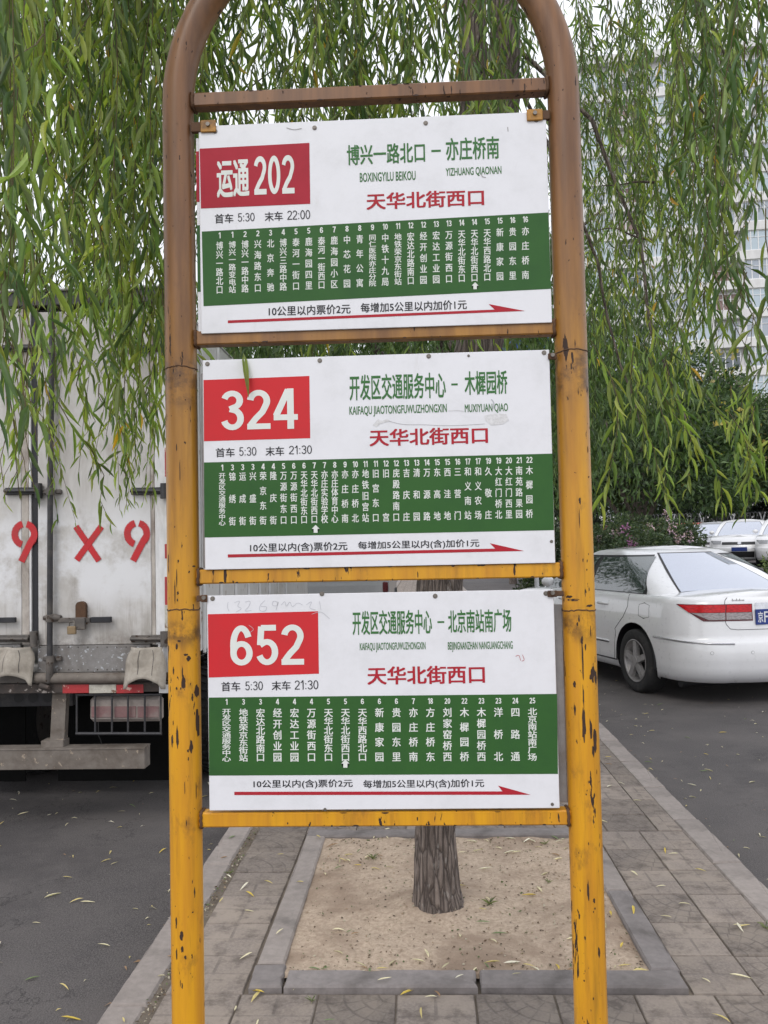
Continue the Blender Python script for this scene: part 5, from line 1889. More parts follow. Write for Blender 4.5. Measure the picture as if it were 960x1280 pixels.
st = Strands()
def curtain(n, x0, x1, d0, d1, y0, y1, ztop=(3.6, 4.3), maxlen=None, dx=0.12, pw=1.0, **k):
    for _ in range(n):
        px_, d = random.uniform(x0, x1), random.uniform(d0, d1)
        py_ = y0 + (y1 - y0) * random.random() ** pw
        b = at(px_, py_, Y=d)
        zt_ = random.uniform(*ztop)
        if maxlen: zt_ = min(zt_, b.z + random.uniform(*maxlen))
        zt_ = max(zt_, b.z + .15)
        h = (zt_ - b.z)
        t = (b.x + random.uniform(-dx, dx) * h, b.y + random.uniform(-dx, dx) * h, zt_)
        st.shoot(b, t, **k)
        for _ in range(int(h * 1.6)):                 # side shoots
            f_ = random.uniform(.1, .95)
            q = Vector(b).lerp(Vector(t), f_)
            l_ = random.uniform(.15, .45)
            a = random.uniform(0, 6.28)
            e = q + Vector((math.cos(a) * l_ * .4, math.sin(a) * l_ * .35, -l_ * .8))
            if e.y < 1.72 and at(10, 10, Y=1).x < e.x and d > 1.8: e.y = 1.78
            st.shoot(e, q, **{**k, 'gap': k.get('gap', .026) * .95})
# left: dense hanging mass
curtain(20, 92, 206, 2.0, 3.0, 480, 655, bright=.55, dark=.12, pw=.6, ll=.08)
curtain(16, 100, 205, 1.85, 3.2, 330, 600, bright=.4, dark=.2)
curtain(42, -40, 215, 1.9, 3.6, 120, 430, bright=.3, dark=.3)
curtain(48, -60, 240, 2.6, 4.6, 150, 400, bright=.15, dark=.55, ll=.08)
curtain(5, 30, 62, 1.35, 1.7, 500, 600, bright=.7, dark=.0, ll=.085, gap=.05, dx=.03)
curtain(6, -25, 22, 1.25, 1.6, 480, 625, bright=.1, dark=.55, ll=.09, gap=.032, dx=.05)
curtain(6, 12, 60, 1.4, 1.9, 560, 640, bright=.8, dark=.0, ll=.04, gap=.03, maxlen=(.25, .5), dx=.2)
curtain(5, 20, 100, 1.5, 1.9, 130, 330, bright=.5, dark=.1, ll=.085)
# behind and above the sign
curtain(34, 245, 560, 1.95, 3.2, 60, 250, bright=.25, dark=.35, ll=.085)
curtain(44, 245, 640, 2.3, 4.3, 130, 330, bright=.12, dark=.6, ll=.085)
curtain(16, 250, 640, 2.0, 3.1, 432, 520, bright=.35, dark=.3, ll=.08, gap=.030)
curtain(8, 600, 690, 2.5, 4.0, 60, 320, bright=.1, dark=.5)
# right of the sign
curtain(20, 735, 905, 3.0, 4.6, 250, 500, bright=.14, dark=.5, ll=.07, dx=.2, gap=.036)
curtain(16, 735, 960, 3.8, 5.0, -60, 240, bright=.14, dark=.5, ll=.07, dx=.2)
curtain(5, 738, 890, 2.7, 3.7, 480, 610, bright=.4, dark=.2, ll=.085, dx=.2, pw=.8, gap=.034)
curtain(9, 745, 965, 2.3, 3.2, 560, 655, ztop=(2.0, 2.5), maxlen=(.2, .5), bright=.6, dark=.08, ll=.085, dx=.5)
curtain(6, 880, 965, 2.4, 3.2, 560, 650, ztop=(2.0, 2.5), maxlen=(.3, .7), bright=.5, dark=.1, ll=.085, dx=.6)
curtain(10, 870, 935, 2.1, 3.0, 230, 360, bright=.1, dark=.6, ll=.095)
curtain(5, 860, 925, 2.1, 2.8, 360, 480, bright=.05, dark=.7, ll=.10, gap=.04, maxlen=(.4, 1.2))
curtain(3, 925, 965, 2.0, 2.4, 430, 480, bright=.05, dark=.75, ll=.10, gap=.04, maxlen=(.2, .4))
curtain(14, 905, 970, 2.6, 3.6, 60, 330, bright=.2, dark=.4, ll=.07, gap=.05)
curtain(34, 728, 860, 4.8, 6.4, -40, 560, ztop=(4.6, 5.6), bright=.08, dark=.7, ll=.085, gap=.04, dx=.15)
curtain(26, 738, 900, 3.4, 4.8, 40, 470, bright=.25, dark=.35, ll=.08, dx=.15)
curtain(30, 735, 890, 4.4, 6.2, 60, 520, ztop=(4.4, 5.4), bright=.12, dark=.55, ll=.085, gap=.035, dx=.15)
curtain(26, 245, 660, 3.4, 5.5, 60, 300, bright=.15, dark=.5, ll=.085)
# round the camera, outside the frame, where the crown goes on
for _ in range(60):
    a, r_ = random.uniform(0, 6.28), random.uniform(1.6, 3.4)
    x, y = TB.x + r_ * 1.1 * math.cos(a), TB.y + r_ * math.sin(a)
    q = pix((x, y, 2.6))
    if y > .6 and -120 < q[0] < 1080: continue
    zb2 = random.uniform(2.3, 3.2)
    st.shoot((x, y, zb2), (x + random.uniform(-.2, .2), y, random.uniform(3.8, 4.4)), gap=.04)
P, D, N, L, Wd, C = st.arrays()
# the crown top above the frame
nt_ = 5200
a = RNG.random(nt_) * 6.28
r_ = np.sqrt(RNG.random(nt_)) * 3.3
PT = np.stack([TB.x + r_ * np.cos(a), TB.y + r_ * np.sin(a), 3.95 + 1.3 * RNG.random(nt_) * (1 - (r_ / 4) ** 2)], 1)
DT = RNG.normal(0, 1, (nt_, 3)) + (0, 0, -.8)
P, D = np.concatenate([P, PT]), np.concatenate([D, DT])
N = np.concatenate([N, RNG.normal(0, 1, (nt_, 3))])
LL = RNG.uniform(.07, .11, nt_)
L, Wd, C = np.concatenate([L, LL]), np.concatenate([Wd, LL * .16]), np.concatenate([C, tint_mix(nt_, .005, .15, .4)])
# keep the sign itself clear: nothing may hang in front of or through it
front = (P[:, 1] - .06 < YS + .05) & (P[:, 0] > xl - .07) & (P[:, 0] < xr + .08) & (P[:, 2] < 3.2)
ahead = (P[:, 1] < YS + .06)
d_ = P - np.array(EYE)
dz = d_ @ np.array(_f)
sxp = 480 + FPX * (d_ @ np.array(_r)) / np.maximum(dz, .05)
syp = 640 - FPX * (d_ @ np.array(_u)) / np.maximum(dz, .05)
bad = front | (ahead & (dz > .05) & (sxp > 185) & (sxp < 775) & (syp > -100)) | ((dz < .9) & (dz > -.3) & (abs(P[:, 2] - 1.5) < 1.2))
k = ~bad
P, D, N, L, Wd, C, sxp, syp, dz = [x[k] for x in (P, D, N, L, Wd, C, sxp, syp, dz)]
nl = len(P)
# the 300 leaves that show largest are single parts
vis = (dz > .5) & (sxp > 5) & (sxp < 955) & (syp > 5) & (syp < 660) & ~((sxp > 205) & (sxp < 735) & (syp > 110))
vis &= ~((sxp > 205) & (sxp < 250)) & ~((sxp > 680) & (sxp < 735))
score = np.where(vis, L / np.maximum(dz, .1) * np.linalg.norm(np.cross(unit(D), unit(P - np.array(EYE))), axis=1), 0)
order = np.argsort(-score)
single = order[:300]
rest = order[300:]
T = RNG.integers(0, 4, nl)
tv_all, tf_all, tt_all, o = [], [], [], 0
for t in range(4):
    i = rest[T[rest] == t]
    V_, F_, _ = place_leaves(LT[t], P[i], D[i], N[i], L[i], Wd[i])
    tv_all.append(V_); tf_all.append(F_ + o); tt_all.append(np.repeat(C[i], len(LT[t][0]), 0)); o += len(V_)
off_ = np.array([TB.x, TB.y, -.02])
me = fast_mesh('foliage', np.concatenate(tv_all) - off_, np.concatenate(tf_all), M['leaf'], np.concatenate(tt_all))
link('foliage', me, WIL, kind='stuff')
stems_mesh([(l_ - off_, r_2) for l_, r_2 in st.stems if not (l_[:, 1].min() < YS + .06 and l_[:, 0].max() > xl - .15 and l_[:, 0].min() < xr + .15)], 'hanging_stems', M['twig'], WIL)
lm = {}
def single_leaf(t, c, p, d, n_, ll, ww, parent, name='leaf'):
    key = (t, int(c[0] * 22), int(c[1] * 22))
    if key not in lm:
        v = LT[t][0].copy()
        lm[key] = fast_mesh('leaf', v, LT[t][1], M['leaf'], np.repeat([c], len(v), 0))
    d = unit(d); s_ = unit(np.cross(n_, d)); n2 = np.cross(d, s_)
    o = link(name, lm[key], parent)
    p = p - off_ if parent is WIL else p
    o.matrix_world = Matrix(((d[0] * ll, s_[0] * ww, n2[0] * ll, p[0]), (d[1] * ll, s_[1] * ww, n2[1] * ll, p[1]), (d[2] * ll, s_[2] * ww, n2[2] * ll, p[2]), (0, 0, 0, 1)))
    return o
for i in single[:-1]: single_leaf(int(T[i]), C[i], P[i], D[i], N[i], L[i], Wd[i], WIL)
# the one leaf that pokes through the frame in front of the middle board
p = np.array(at(304, 441, Y=YS - .012)); q = np.array(at(311, 492, Y=YS - .045))
single_leaf(1, np.array([.20, .27, .09]), p, q - p, np.array([.25, -1., 0.1]), float(np.linalg.norm(q - p)), .012, WIL)


# ---- broad far crowns made of small leaf faces
def crown_cloud(n, blobs, size, cols, parent, name='crown', hang=0.0, mat='far_leaf', asp=.45):
    """blobs: (x, y, z, rx, ry, rz, weight); leaf faces crowd the outer part of every blob"""
    w = np.array([b[6] if len(b) > 6 else b[3] * b[4] + b[3] * b[5] for b in blobs], float)
    idx = RNG.choice(len(blobs), n, p=w / w.sum())
    B = np.array([b[:6] for b in blobs])[idx]
    u = unit(RNG.normal(0, 1, (n, 3)))
    r = RNG.random(n) ** .38
    # clumps: leaves gather round random spots
    K = 26
    cl = unit(RNG.normal(0, 1, (len(blobs) * K, 3)))
    pick = idx * K + RNG.integers(0, K, n)
    u = unit(u * .42 + cl[pick] * .8)
    P = B[:, :3] + u * r[:, None] * B[:, 3:6]
    D = unit(u + RNG.normal(0, .7, (n, 3)) + np.array([0, 0, -hang]))
    N = RNG.normal(0, 1, (n, 3)) + np.array([0, 0, .5])
    L = size * RNG.uniform(.6, 1.3, n)
    V, F, _ = place_leaves(LQ, P, D, N, L, L * asp)
    c = np.array(cols)[RNG.integers(0, len(cols), n)] * RNG.uniform(.7, 1.3, (n, 1))
    # clump by clump the green differs
    cc = RNG.uniform(.75, 1.25, len(blobs) * K)[pick]
    c = c * cc[:, None]
    me = fast_mesh(name, V, F, M[mat], np.repeat(c, 4, 0), smooth=False)
    return link(name, me, parent, kind='stuff')


GR = [(.055, .10, .03), (.075, .13, .04), (.045, .08, .028), (.10, .15, .045)]
DG = [(.04, .075, .032), (.065, .11, .045), (.10, .155, .065), (.028, .05, .022)]
OL = [(.06, .085, .03), (.08, .105, .035), (.05, .07, .03)]


def willow_behind(x, y, h, n, label, cols=GR, leafsize=.13, spread=2.6, low=1.9, seed=1):
    r = thing('willow_tree', (x, y, -.02), 0, label, 'tree', 'street willows')
    rr = random.Random(seed)
    bark_trunk('trunk', [(0, 0, -.1), (.02, 0, .8), (.05, .05, 1.8), (.12, .05, h * .5)], [.17, .13, .12, .10], r, M['bark'], seed, 24, .01, .08)
    for i in range(7):
        a = i * .9 + rr.random() * .5
        limb('branch', (.12, .05, h * .5 - .2 * (i % 3)), (math.cos(a) * spread * .75, math.sin(a) * spread * .75, h * rr.uniform(.75, .95)), .05, .012, r, M['bark'], .3, i + seed)
    m = n // 34
    Pn, Dn = [], []
    for i in range(m):
        a, q = rr.random() * 6.28, spread * rr.random() ** .5
        cx_, cy_ = math.cos(a) * q, math.sin(a) * q
        zt_ = h * (1 - .28 * (q / spread) ** 2) * rr.uniform(.82, 1.0)
        ln = rr.uniform(.8, zt_ - low if zt_ - low > 1 else 1)
        for j in range(34):
            t = rr.random()
            Pn.append((cx_ + rr.gauss(0, .07) + .12 * math.sin(t * 3 + a), cy_ + rr.gauss(0, .07), zt_ - ln * t))
            Dn.append((rr.gauss(0, .35), rr.gauss(0, .35), -1))
    Pn, Dn = np.array(Pn), np.array(Dn)
    k_ = len(Pn)
    LL = leafsize * RNG.uniform(.6, 1.25, k_)
    V, F, _ = place_leaves(LQ, Pn, Dn, RNG.normal(0, 1, (k_, 3)), LL, LL * .2)
    c = np.array(cols)[RNG.integers(0, len(cols), k_)] * RNG.uniform(.6, 1.4, (k_, 1))
    link('crown', fast_mesh('crown', V, F, M['far_leaf'], np.repeat(c, 4, 0), smooth=False), r, kind='stuff')
    return r
willow_behind(.15, 9.0, 5.6, 30000, 'second willow along the pavement, straight behind the boards', spread=2.5, seed=3)
willow_behind(.2, 15.0, 6.2, 22000, 'third willow along the pavement, farther behind the boards', spread=3.0, leafsize=.16, seed=4)
willow_behind(-5.6, 13.0, 6.4, 22000, 'willow on the far side of the road above the lorry', spread=3.4, leafsize=.16, low=2.6, seed=5)
willow_behind(-6.5, 8.0, 6.4, 22000, 'willow left of the lorry, its shoots reaching over the roof', spread=2.8, leafsize=.14, low=2.8, seed=6)


def round_tree(x, y, z, h, r_, n, label, cols, size=.16, seed=0, trunk_h=1.6, flowers=None, group='trees beyond the car park'):
    root = thing('leafy_tree', (x, y, z), 0, label, 'tree', group)
    rr = random.Random(seed)
    bark_trunk('trunk', [(0, 0, -.2), (0, 0, trunk_h), (.1, 0, h * .6)], [.16, .13, .08], root, M['bark'], seed, 18, .008, .15)
    for i in range(5):
        a = i * 1.26 + rr.random()
        limb('branch', (0, 0, trunk_h * .9 + .15 * i), (math.cos(a) * r_ * .6, math.sin(a) * r_ * .6, h * .7), .07, .02, root, M['bark'], .1, i + seed)
    bl = [(0, 0, h * .62, r_ * .72, r_ * .72, h * .34)]
    for i in range(13):
        a, e = rr.random() * 6.28, rr.uniform(-.5, 1)
        q = r_ * rr.uniform(.45, .85)
        bl.append((math.cos(a) * q, math.sin(a) * q, h * (.6 + .3 * e) - .15 * q, r_ * rr.uniform(.25, .42), r_ * rr.uniform(.25, .42), h * rr.uniform(.10, .17)))
    crown_cloud(n, bl, size, cols, root, asp=.5)
    if flowers:
        k_ = flowers[0]
        fl = [(b[0], b[1], b[2] + b[5] * .4, b[3] * 1.05, b[4] * 1.05, b[5] * 1.02) for b in bl[1:]]
        crown_cloud(k_, fl, flowers[1], flowers[2], root, 'flower_heads', asp=.9)
    return root
at_ = at
YELL = [(.42, .34, .08), (.36, .30, .12), (.5, .42, .18)]
def xy(px_, Y): return at_(px_, 680, Y=Y).x
round_tree(xy(800, 22), 22, .3, 6.2, 2.9, 22000, 'dark green tree with pale yellow blossom behind the lilac shrubs', DG, seed=1, trunk_h=.9, flowers=(260, .16, YELL))
round_tree(xy(905, 42), 42, .6, 9.2, 4.3, 20000, 'dark green tree beyond the parked cars, below the apartment block', DG, seed=2, size=.19, trunk_h=1.2, flowers=(160, .18, YELL))
round_tree(xy(985, 43), 43, .6, 8.4, 4.2, 16000, 'dark tree over the right end of the wire-topped wall', DG, seed=7, size=.19, trunk_h=1.0)
round_tree(xy(855, 50), 50, .6, 10, 4.4, 18000, 'olive green tree farthest back, left of the flats', OL, seed=3, size=.24)
round_tree(xy(720, 26), 26, .3, 7.2, 3.2, 16000, 'tall green tree hidden mostly by the right post', OL, seed=5, size=.2)
round_tree(xy(640, 34), 34, .0, 8.0, 3.8, 16000, 'green tree behind the boards at the end of the street', GR, seed=9, size=.24)
round_tree(xy(1060, 36), 36, .6, 8.0, 3.8, 12000, 'green tree off the right edge of the car park', OL, seed=6, size=.24)


# ---- flowering shrubs by the road
PINK = [(.46, .32, .42), (.38, .26, .38), (.54, .42, .50)]
def shrub(px_, Y, w, h, n, label, cols, flowers=0, z=0.0, size=.07, group='roadside shrubs', pink=PINK):
    x = xy(px_, Y)
    root = thing('shrub', (x, Y, z), 0, label, 'shrub', group)
    b = MB()
    for k in range(7):
        a = k * .9
        b.tube([(0, 0, -.1), (math.cos(a) * w * .12, math.sin(a) * w * .12, h * .35), (math.cos(a) * w * .3, math.sin(a) * w * .3, h * .75)], [.022, .015, .006], 6)
        b.build('stem', M['bark'], root); b = MB()
    bl = [(0, 0, h * .5, w * .42, w * .42, h * .42)]
    rr = random.Random(int(px_))
    for i in range(12):
        a = rr.random() * 6.28
        bl.append((math.cos(a) * w * .33, math.sin(a) * w * .33, h * rr.uniform(.25, .88), w * .17, w * .17, h * .15))
    crown_cloud(n, bl, size, cols, root, 'foliage', asp=.5)
    if flowers:
        c = []
        for i in range(flowers):
            a, e = rr.random() * 6.28, rr.uniform(.1, 1.0)
            c.append((math.cos(a) * w * .44 * math.cos(e * 1.2), -abs(math.sin(a)) * w * .42 * math.cos(e * 1.2), h * (.5 + .5 * math.sin(e * 1.4)), .075, .075, .11))
        crown_cloud(flowers * 46, c, .035, pink, root, 'flower_heads', asp=.9)
    return root
SH = [(.05, .08, .042), (.07, .105, .055), (.035, .06, .032), (.11, .145, .08)]
shrub(818, 15.5, 1.75, 2.0, 15000, 'broad shrub topped with lilac flowers, right behind the sedan roof', SH, 6)
shrub(785, 15.0, 1.9, 1.75, 12000, 'shrub with pink flowers, second from the post', SH, 5)
shrub(748, 14.5, 1.5, 1.9, 9000, 'shrub with purple flowers close to the yellow post', SH, 5, pink=[(.36, .14, .36), (.44, .22, .42)])
shrub(700, 15.5, 1.8, 2.0, 7000, 'shrub behind the yellow post', SH, 0)
shrub(820, 13.6, 1.6, .95, 9000, 'low clipped shrub just above the sedan roof', SH, 0, size=.055)
shrub(864, 17.5, .95, 1.7, 6000, 'small shrub with lilac blossom leaning toward the parked cars', SH, 3)
shrub(950, 12.3, .6, 1.18, 4000, 'pale green low bush at the foot of the parked cars', [(.16, .20, .07), (.11, .15, .06)], 0, size=.05)
shrub(985, 12.0, .8, 1.3, 5000, 'pale green bush at the right edge in front of the cars', [(.14, .18, .07), (.09, .13, .05)], 0, size=.05)

# ---- raised car park, its wall and the wire on it
flat('car_park', 6.2, 60, 20, 52, .66, M['asphalt'])
flat('bank', 6.2, 60, 19.0, 20, .0, M['ground'], 1, 4, hf=lambda x, y: (y - 19.0) * .66)
M['brick'] = wm('red_brick', (0.24, 0.10, 0.07), (0.13, .09, .08), .4, 6, rough=.9)
WL = thing('park_wall', (15, 38.4, .6), 0, 'low red brick wall behind the parked cars with steel posts and razor wire', 'wall')
rows_ = MB()
for j in range(16):
    for i in range(46):
        x = -6.9 + i * .36 + (.18 if j % 2 else 0)
        rows_.box((x, 0, j * .1), (x + .345, .22, j * .1 + .088))
rows_.build('brick_courses', M['brick'], WL, kind='stuff')
MB().box((-6.9, .02, 0), (9.8, .20, 1.6)).build('wall_core', M['joint'], WL)
MB().box((-7, -.03, 1.605), (10, .25, 1.67), .01).build('coping', M['kerb'], WL)
M['galv'] = wm('galvanised_steel', (0.5, 0.51, 0.52), (.3, .28, .26), .4, 10, rough=.5, metal=.4)
M['wire'] = wm('razor_wire', (0.12, 0.12, 0.125), None, rough=.5, metal=.6)
for k in range(13):
    x = -6.4 + k * 1.32
    for s_ in (-1, 1):
        MB().sq((x, .11, 1.65), (x + s_ * .13, .11, 2.08), .05, .04).build('wire_bracket', M['galv'], WL)
cpt = []
for k in range(1500):
    t = k / 1500
    cpt.append((-6.6 + 16.2 * t, .11 + .19 * math.cos(k * .42), 1.90 + .19 * math.sin(k * .42)))
MB().tube(cpt, .012, 4).build('wire_coil', M['wire'], WL)
for z in (1.75, 2.05): MB().tube([(-6.7, .11, z), (9.6, .11, z)], .008, 4).build('strand_wire', M['wire'], WL)
# a dark hedge bank behind the wall
HB = thing('dark_hedge', (16, 41.5, .5), 0, 'tall dark evergreen hedge behind the razor wire', 'hedge')
crown_cloud(26000, [(x, 0, z_, 1.8, 1.2, 1.5) for x in range(-9, 12, 2) for z_ in (1.2, 2.8)], .2, [(.012, .022, .012), (.018, .03, .015), (.01, .016, .01)], HB, 'foliage')

TLN = thing('distant_trees', (10, 66, 0), 0, 'dense line of trees closing the view far beyond the car park', 'trees')
TLN['kind'] = 'stuff'
o = crown_cloud(26000, [(x, 0, z_, 4.2, 2, 3.2) for x in range(-44, 60, 5) for z_ in (2.5, 5.0)], .5, OL + DG, TLN, 'foliage')
for x in range(-44, 60, 5): MB().tube([(x, 0, -.3), (x + .2, 0, 4)], .2, 7).build('trunk', M['bark'], TLN)
# ---- parked cars
cars = [('silver hatchback nearest the lilac shrubs, nose to the road', 'car_silver', 889, 29, .67, 1.0), ('white hatchback in front of the silver one, nearest the right edge', 'car_white', 924, 26, .67, 1.0),
        ('white car behind the silver hatchback, roof just showing', 'car_white', 912, 33.0, .72, 1.0), ('white car at the far right of the parked row', 'car_white', 985, 24.6, .67, 1.0),
        ('red car half hidden by the leaves of the lilac shrub', 'car_red', 856, 30, .67, 1.0)]
first = {}
for lab, mt, px_, Y, z, sc_ in cars:
    rz = math.radians(180 - 24)
    c = Car(True)
    # the nose points to the road: put the car's front at px_, Y
    x = xy(px_, Y)
    fx, fy = -math.sin(rz) * 4.8, math.cos(rz) * 4.8
    if mt in first:
        o = copy_tree(first[mt]); o.location = (x - fx, Y - fy, z); o['label'] = lab
    else:
        o = c.build(M[mt], lab, (x - fx, Y - fy, z), rz, 1.0, 'cars in the raised car park', name='parked_car', front=True)
        first[mt] = o

# ================================================================== APARTMENT BLOCK
M['wall_white'] = wm('white_render', (0.66, 0.655, 0.66), (0.5, .48, .47), .4, .3, (1, 1, .4), rough=.8)
M['pane'] = glassmat('window_pane', (0.34, 0.38, 0.44), .08, 1.6)
M['pane_dark'] = glassmat('window_pane_dark', (0.10, 0.12, 0.14), .08, 1.6)
M['pane_brown'] = wm('brown_curtain', (0.22, 0.15, 0.14), None, rough=.5)
M['frame_white'] = wm('window_frame', (0.7, 0.7, 0.71), None, rough=.5)
M['pane_sky'] = glassmat('blue_pane', (0.42, 0.50, 0.56), .08, 1.6)
YBd = 85
bx0 = xy(742, YBd)
BW = 30
FH = 2.85
NF = 17
BL = thing('apartment_block', (bx0, YBd, 0), math.radians(-7), 'tall white apartment block with glazed balconies seen through the willow shoots', 'building')
ztop = NF * FH + 1.2
MB().box((0, .6, -1), (BW, 14, ztop)).build('wall', M['wall_white'], BL)
MB().box((-.3, -.3, ztop + .01), (BW + .3, 14.2, ztop + .8)).build('parapet', M['wall_white'], BL)
bay = 3.0
def window_unit(kind):
    w = thing('window', (0, 0, 0)); 
    return w
proto = {}
for f_ in range(NF):
    z = f_ * FH + .8
    MB().box((-.05, -.12, z - .62), (BW + .05, .61, z + .25), .02).build('floor_band', M['wall_white'], BL)
    for k in range(int(BW / bay)):
        kind = ('blue' if random.random() < .5 else 'pale') if k % 3 != 1 else ('brown' if random.random() < .25 else 'dark' if random.random() < .4 else 'pale')
        bal = k % 3 != 1
        key = (kind, bal)
        x = k * bay
        if key not in proto:
            b = MB()
            w0, w1, h1 = (.12, bay - .12, 1.95) if bal else (.45, bay - .45, 1.7)
            y_ = 0.0 if bal else .45
            n_ = 4 if bal else 3
            for q in range(n_ + 1):
                xx = w0 + (w1 - w0) * q / n_
                b.box((xx - .045, y_, 0), (xx + .045, y_ + .1, h1))
            b.box((w0, y_ - .004, -.002), (w1, y_ + .104, .08)); b.box((w0, y_ - .004, h1 - .06), (w1, y_ + .104, h1 + .02))
            b.box((w0, y_ - .003, h1 * .66), (w1, y_ + .101, h1 * .66 + .05))
            fr = b.mesh('window', M['frame_white'])
            pb = MB().box((w0, y_ + .04, .08), (w1, y_ + .06, h1 - .06)).mesh('pane', M[{'blue': 'pane_sky', 'pale': 'pane', 'brown': 'pane_brown', 'dark': 'pane_dark'}[kind]])
            proto[key] = (fr, pb)
        fr, pb = proto[key]
        o = link('window', fr, BL, (x, 0, z + .26))
        link('pane', pb, o)
        if k % 3 == 1 and f_ % 2 == 0:
            ac = MB().box((x + 1.0, .0, z - .2), (x + 1.8, .40, z + .22), .02).build('air_conditioner', M['frame_white'], BL)
for k in range(0, int(BW / bay) + 1):
    if k % 3 == 0 or k % 3 == 1 or k % 3 == 2:
        MB().box((k * bay - .1, -.15, -1), (k * bay + .1, .6, ztop)).build('pier', M['wall_white'], BL)
# low far block to the left, behind the crowns
B2_ = thing('low_building', (xy(560, 95), 95, 0), 0, 'pale low building at the end of the street behind the trees', 'building')
MB().box((0, 0, -1), (14, 10, 11), .1).build('wall', M['wall_white'], B2_)
for f_ in range(3):
    for k in range(5): MB().box((.8 + k * 2.6, -.06, 1.5 + f_ * 3), (2.2 + k * 2.6, .02, 3 + f_ * 3)).build('window', M['pane_dark'], B2_)

# blue direction plate on a pole, seen in the slit above the middle board
M['sign_blue'] = wm('blue_sign', (0.02, 0.06, 0.22), (.03, .07, .16), .3, 3, rough=.5)
p = at(655, 430, Y=13.0)
G = thing('road_sign', (p.x, 13.0, -.1), 0, 'blue road sign plate glimpsed in the slit above the middle board', 'road sign')
MB().box((-.52, -.02, p.z - .35), (.40, .01, p.z + .3), .01).build('sign_plate', M['sign_blue'], G)
MB().tube([(.1, .05, 0), (.1, .05, p.z + .35)], .035, 12).build('pole', M['galv'], G)

# ================================================================== GROUND LITTER
litter_cols = [(.72, .66, .46), (.60, .50, .22), (.66, .50, .10), (.50, .45, .30), (.18, .24, .12), (.30, .19, .11), (.76, .72, .60)]
def zground(x, y):
    if x < -1.06: return -.118
    if x > 1.455: return -.098
    if -.52 < x < .76 and 3.02 < y < 4.40: return soil_h(x, y) + .008
    if PITX[0] < x < PITX[1] and PITY[0] < y < PITY[1]: return .026
    return .003
lit = {}
def ground_leaf(x, y, ll, az_, ci, roll=0, stuff=None, lift=.003):
    c = np.array(litter_cols[ci])
    z = zground(x, y) + lift
    return x, y, z, ll, az_, ci
GLN = 0
def litter_mesh(t, ci):
    if (t, ci) not in lit:
        v = LT[t][0].copy()
        v[:, 2] *= [1, .8, .9, 1][t]
        # a fallen leaf curls: bend it sideways too
        v[:, 1] += [.0, 1.2, -1.0, .5][t] * (v[:, 0] - .5) ** 2
        v[:, 2] += .09 if t in (1, 2) else .02
        lit[(t, ci)] = fast_mesh('fallen_leaf', v, LT[t][1], M['litter'], np.repeat([litter_cols[ci]], len(v), 0))
    return lit[(t, ci)]
M['litter'] = leaf_mat('dry_leaf', .12, .7)
colname = ['cream', 'ochre', 'bright yellow', 'dull tan', 'grey green', 'brown', 'pale']
ZN = [('pit', (-.5, .75), (3.03, 4.38), 40), ('front', (-.9, 1.3), (2.45, 2.92), 20), ('leftp', (-.92, -.63), (2.9, 5.6), 16), ('rightp', (.87, 1.31), (2.9, 7.5), 30),
      ('edge', (-.62, .84), (2.92, 4.5), 16), ('kerbl', (-1.06, -.9), (2.5, 5.5), 14), ('roadl', (-3.0, -1.08), (2.6, 6.6), 66), ('roadr', (1.47, 3.8), (3.4, 8.5), 74), ('behind', (-.9, 1.3), (4.5, 7.5), 20)]
WH = dict(pit='lying on the sandy soil of the pit', front='lying on the pavers before the pit', leftp='lying on the pavers left of the pit', rightp='lying on the pavers right of the pit',
          edge='lying on the edging of the pit', kerbl='lying by the left kerb', roadl='lying on the road behind the lorry', roadr='lying on the road by the sedan', behind='lying on the pavers behind the pit')
placed = []
hand = [(430, 1072, .05, .3, 1), (438, 1080, .06, 2.1, 0), (446, 1068, .05, 1.2, 4), (455, 1076, .06, .8, 0), (452, 1086, .045, 2.7, 2), (425, 1082, .05, 1.7, 3), (463, 1090, .05, .2, 1), (418, 1090, .06, .9, 4), (408, 1098, .05, 1.9, 0), (470, 1072, .04, 0, 5), (590, 1068, .06, .3, 3), (640, 1070, .05, .1, 0), (700, 1072, .06, 2.2, 5), (705, 1064, .05, 1.0, 3), (692, 1080, .055, .5, 0), (640, 1230, .04, .4, 3), (470, 1222, .045, .2, 1), (458, 1212, .05, 2.5, 3), (448, 1219, .04, .9, 6), (462, 1220, .05, 1.6, 4), (400, 1216, .04, .3, 4), (385, 1214, .05, 0, 4), (612, 1216, .05, 1.9, 4), (700, 1215, .05, 1.7, 2), (773, 1212, .05, .2, 1), (768, 1216, .04, 1.2, 3), (500, 1247, .075, .7, 2), (330, 1245, .07, 2.6, 2), (250, 1215, .08, 2.7, 4), (368, 1242, .07, 1.5, 0), (722, 1185, .055, 1.7, 1), (776, 1190, .06, 1.2, 2), (790, 1220, .07, .1, 1), (912, 1222, .075, -.2, 0),
        (925, 1162, .06, .5, 1), (888, 1232, .05, 1.9, 0), (840, 1150, .05, 2.5, 3), (848, 1132, .05, 0, 0), (472, 1238, .055, .4, 0), (622, 1183, .055, 2.1, 0), (345, 1178, .05, 1.1, 0), (305, 1140, .05, -.4, 0),
        (55, 1124, .09, .9, 0), (100, 1130, .07, .3, 0), (75, 1275, .09, 0, 2), (30, 1228, .06, .6, 4), (75, 1232, .06, -.6, 1), (40, 1155, .04, 0, 3), (860, 977, .06, .2, 0), (570, 1235, .05, .9, 6), (415, 1166, .055, 0, 0), (595, 1160, .06, .1, 4)]
cntz = {}
used_labels = set()
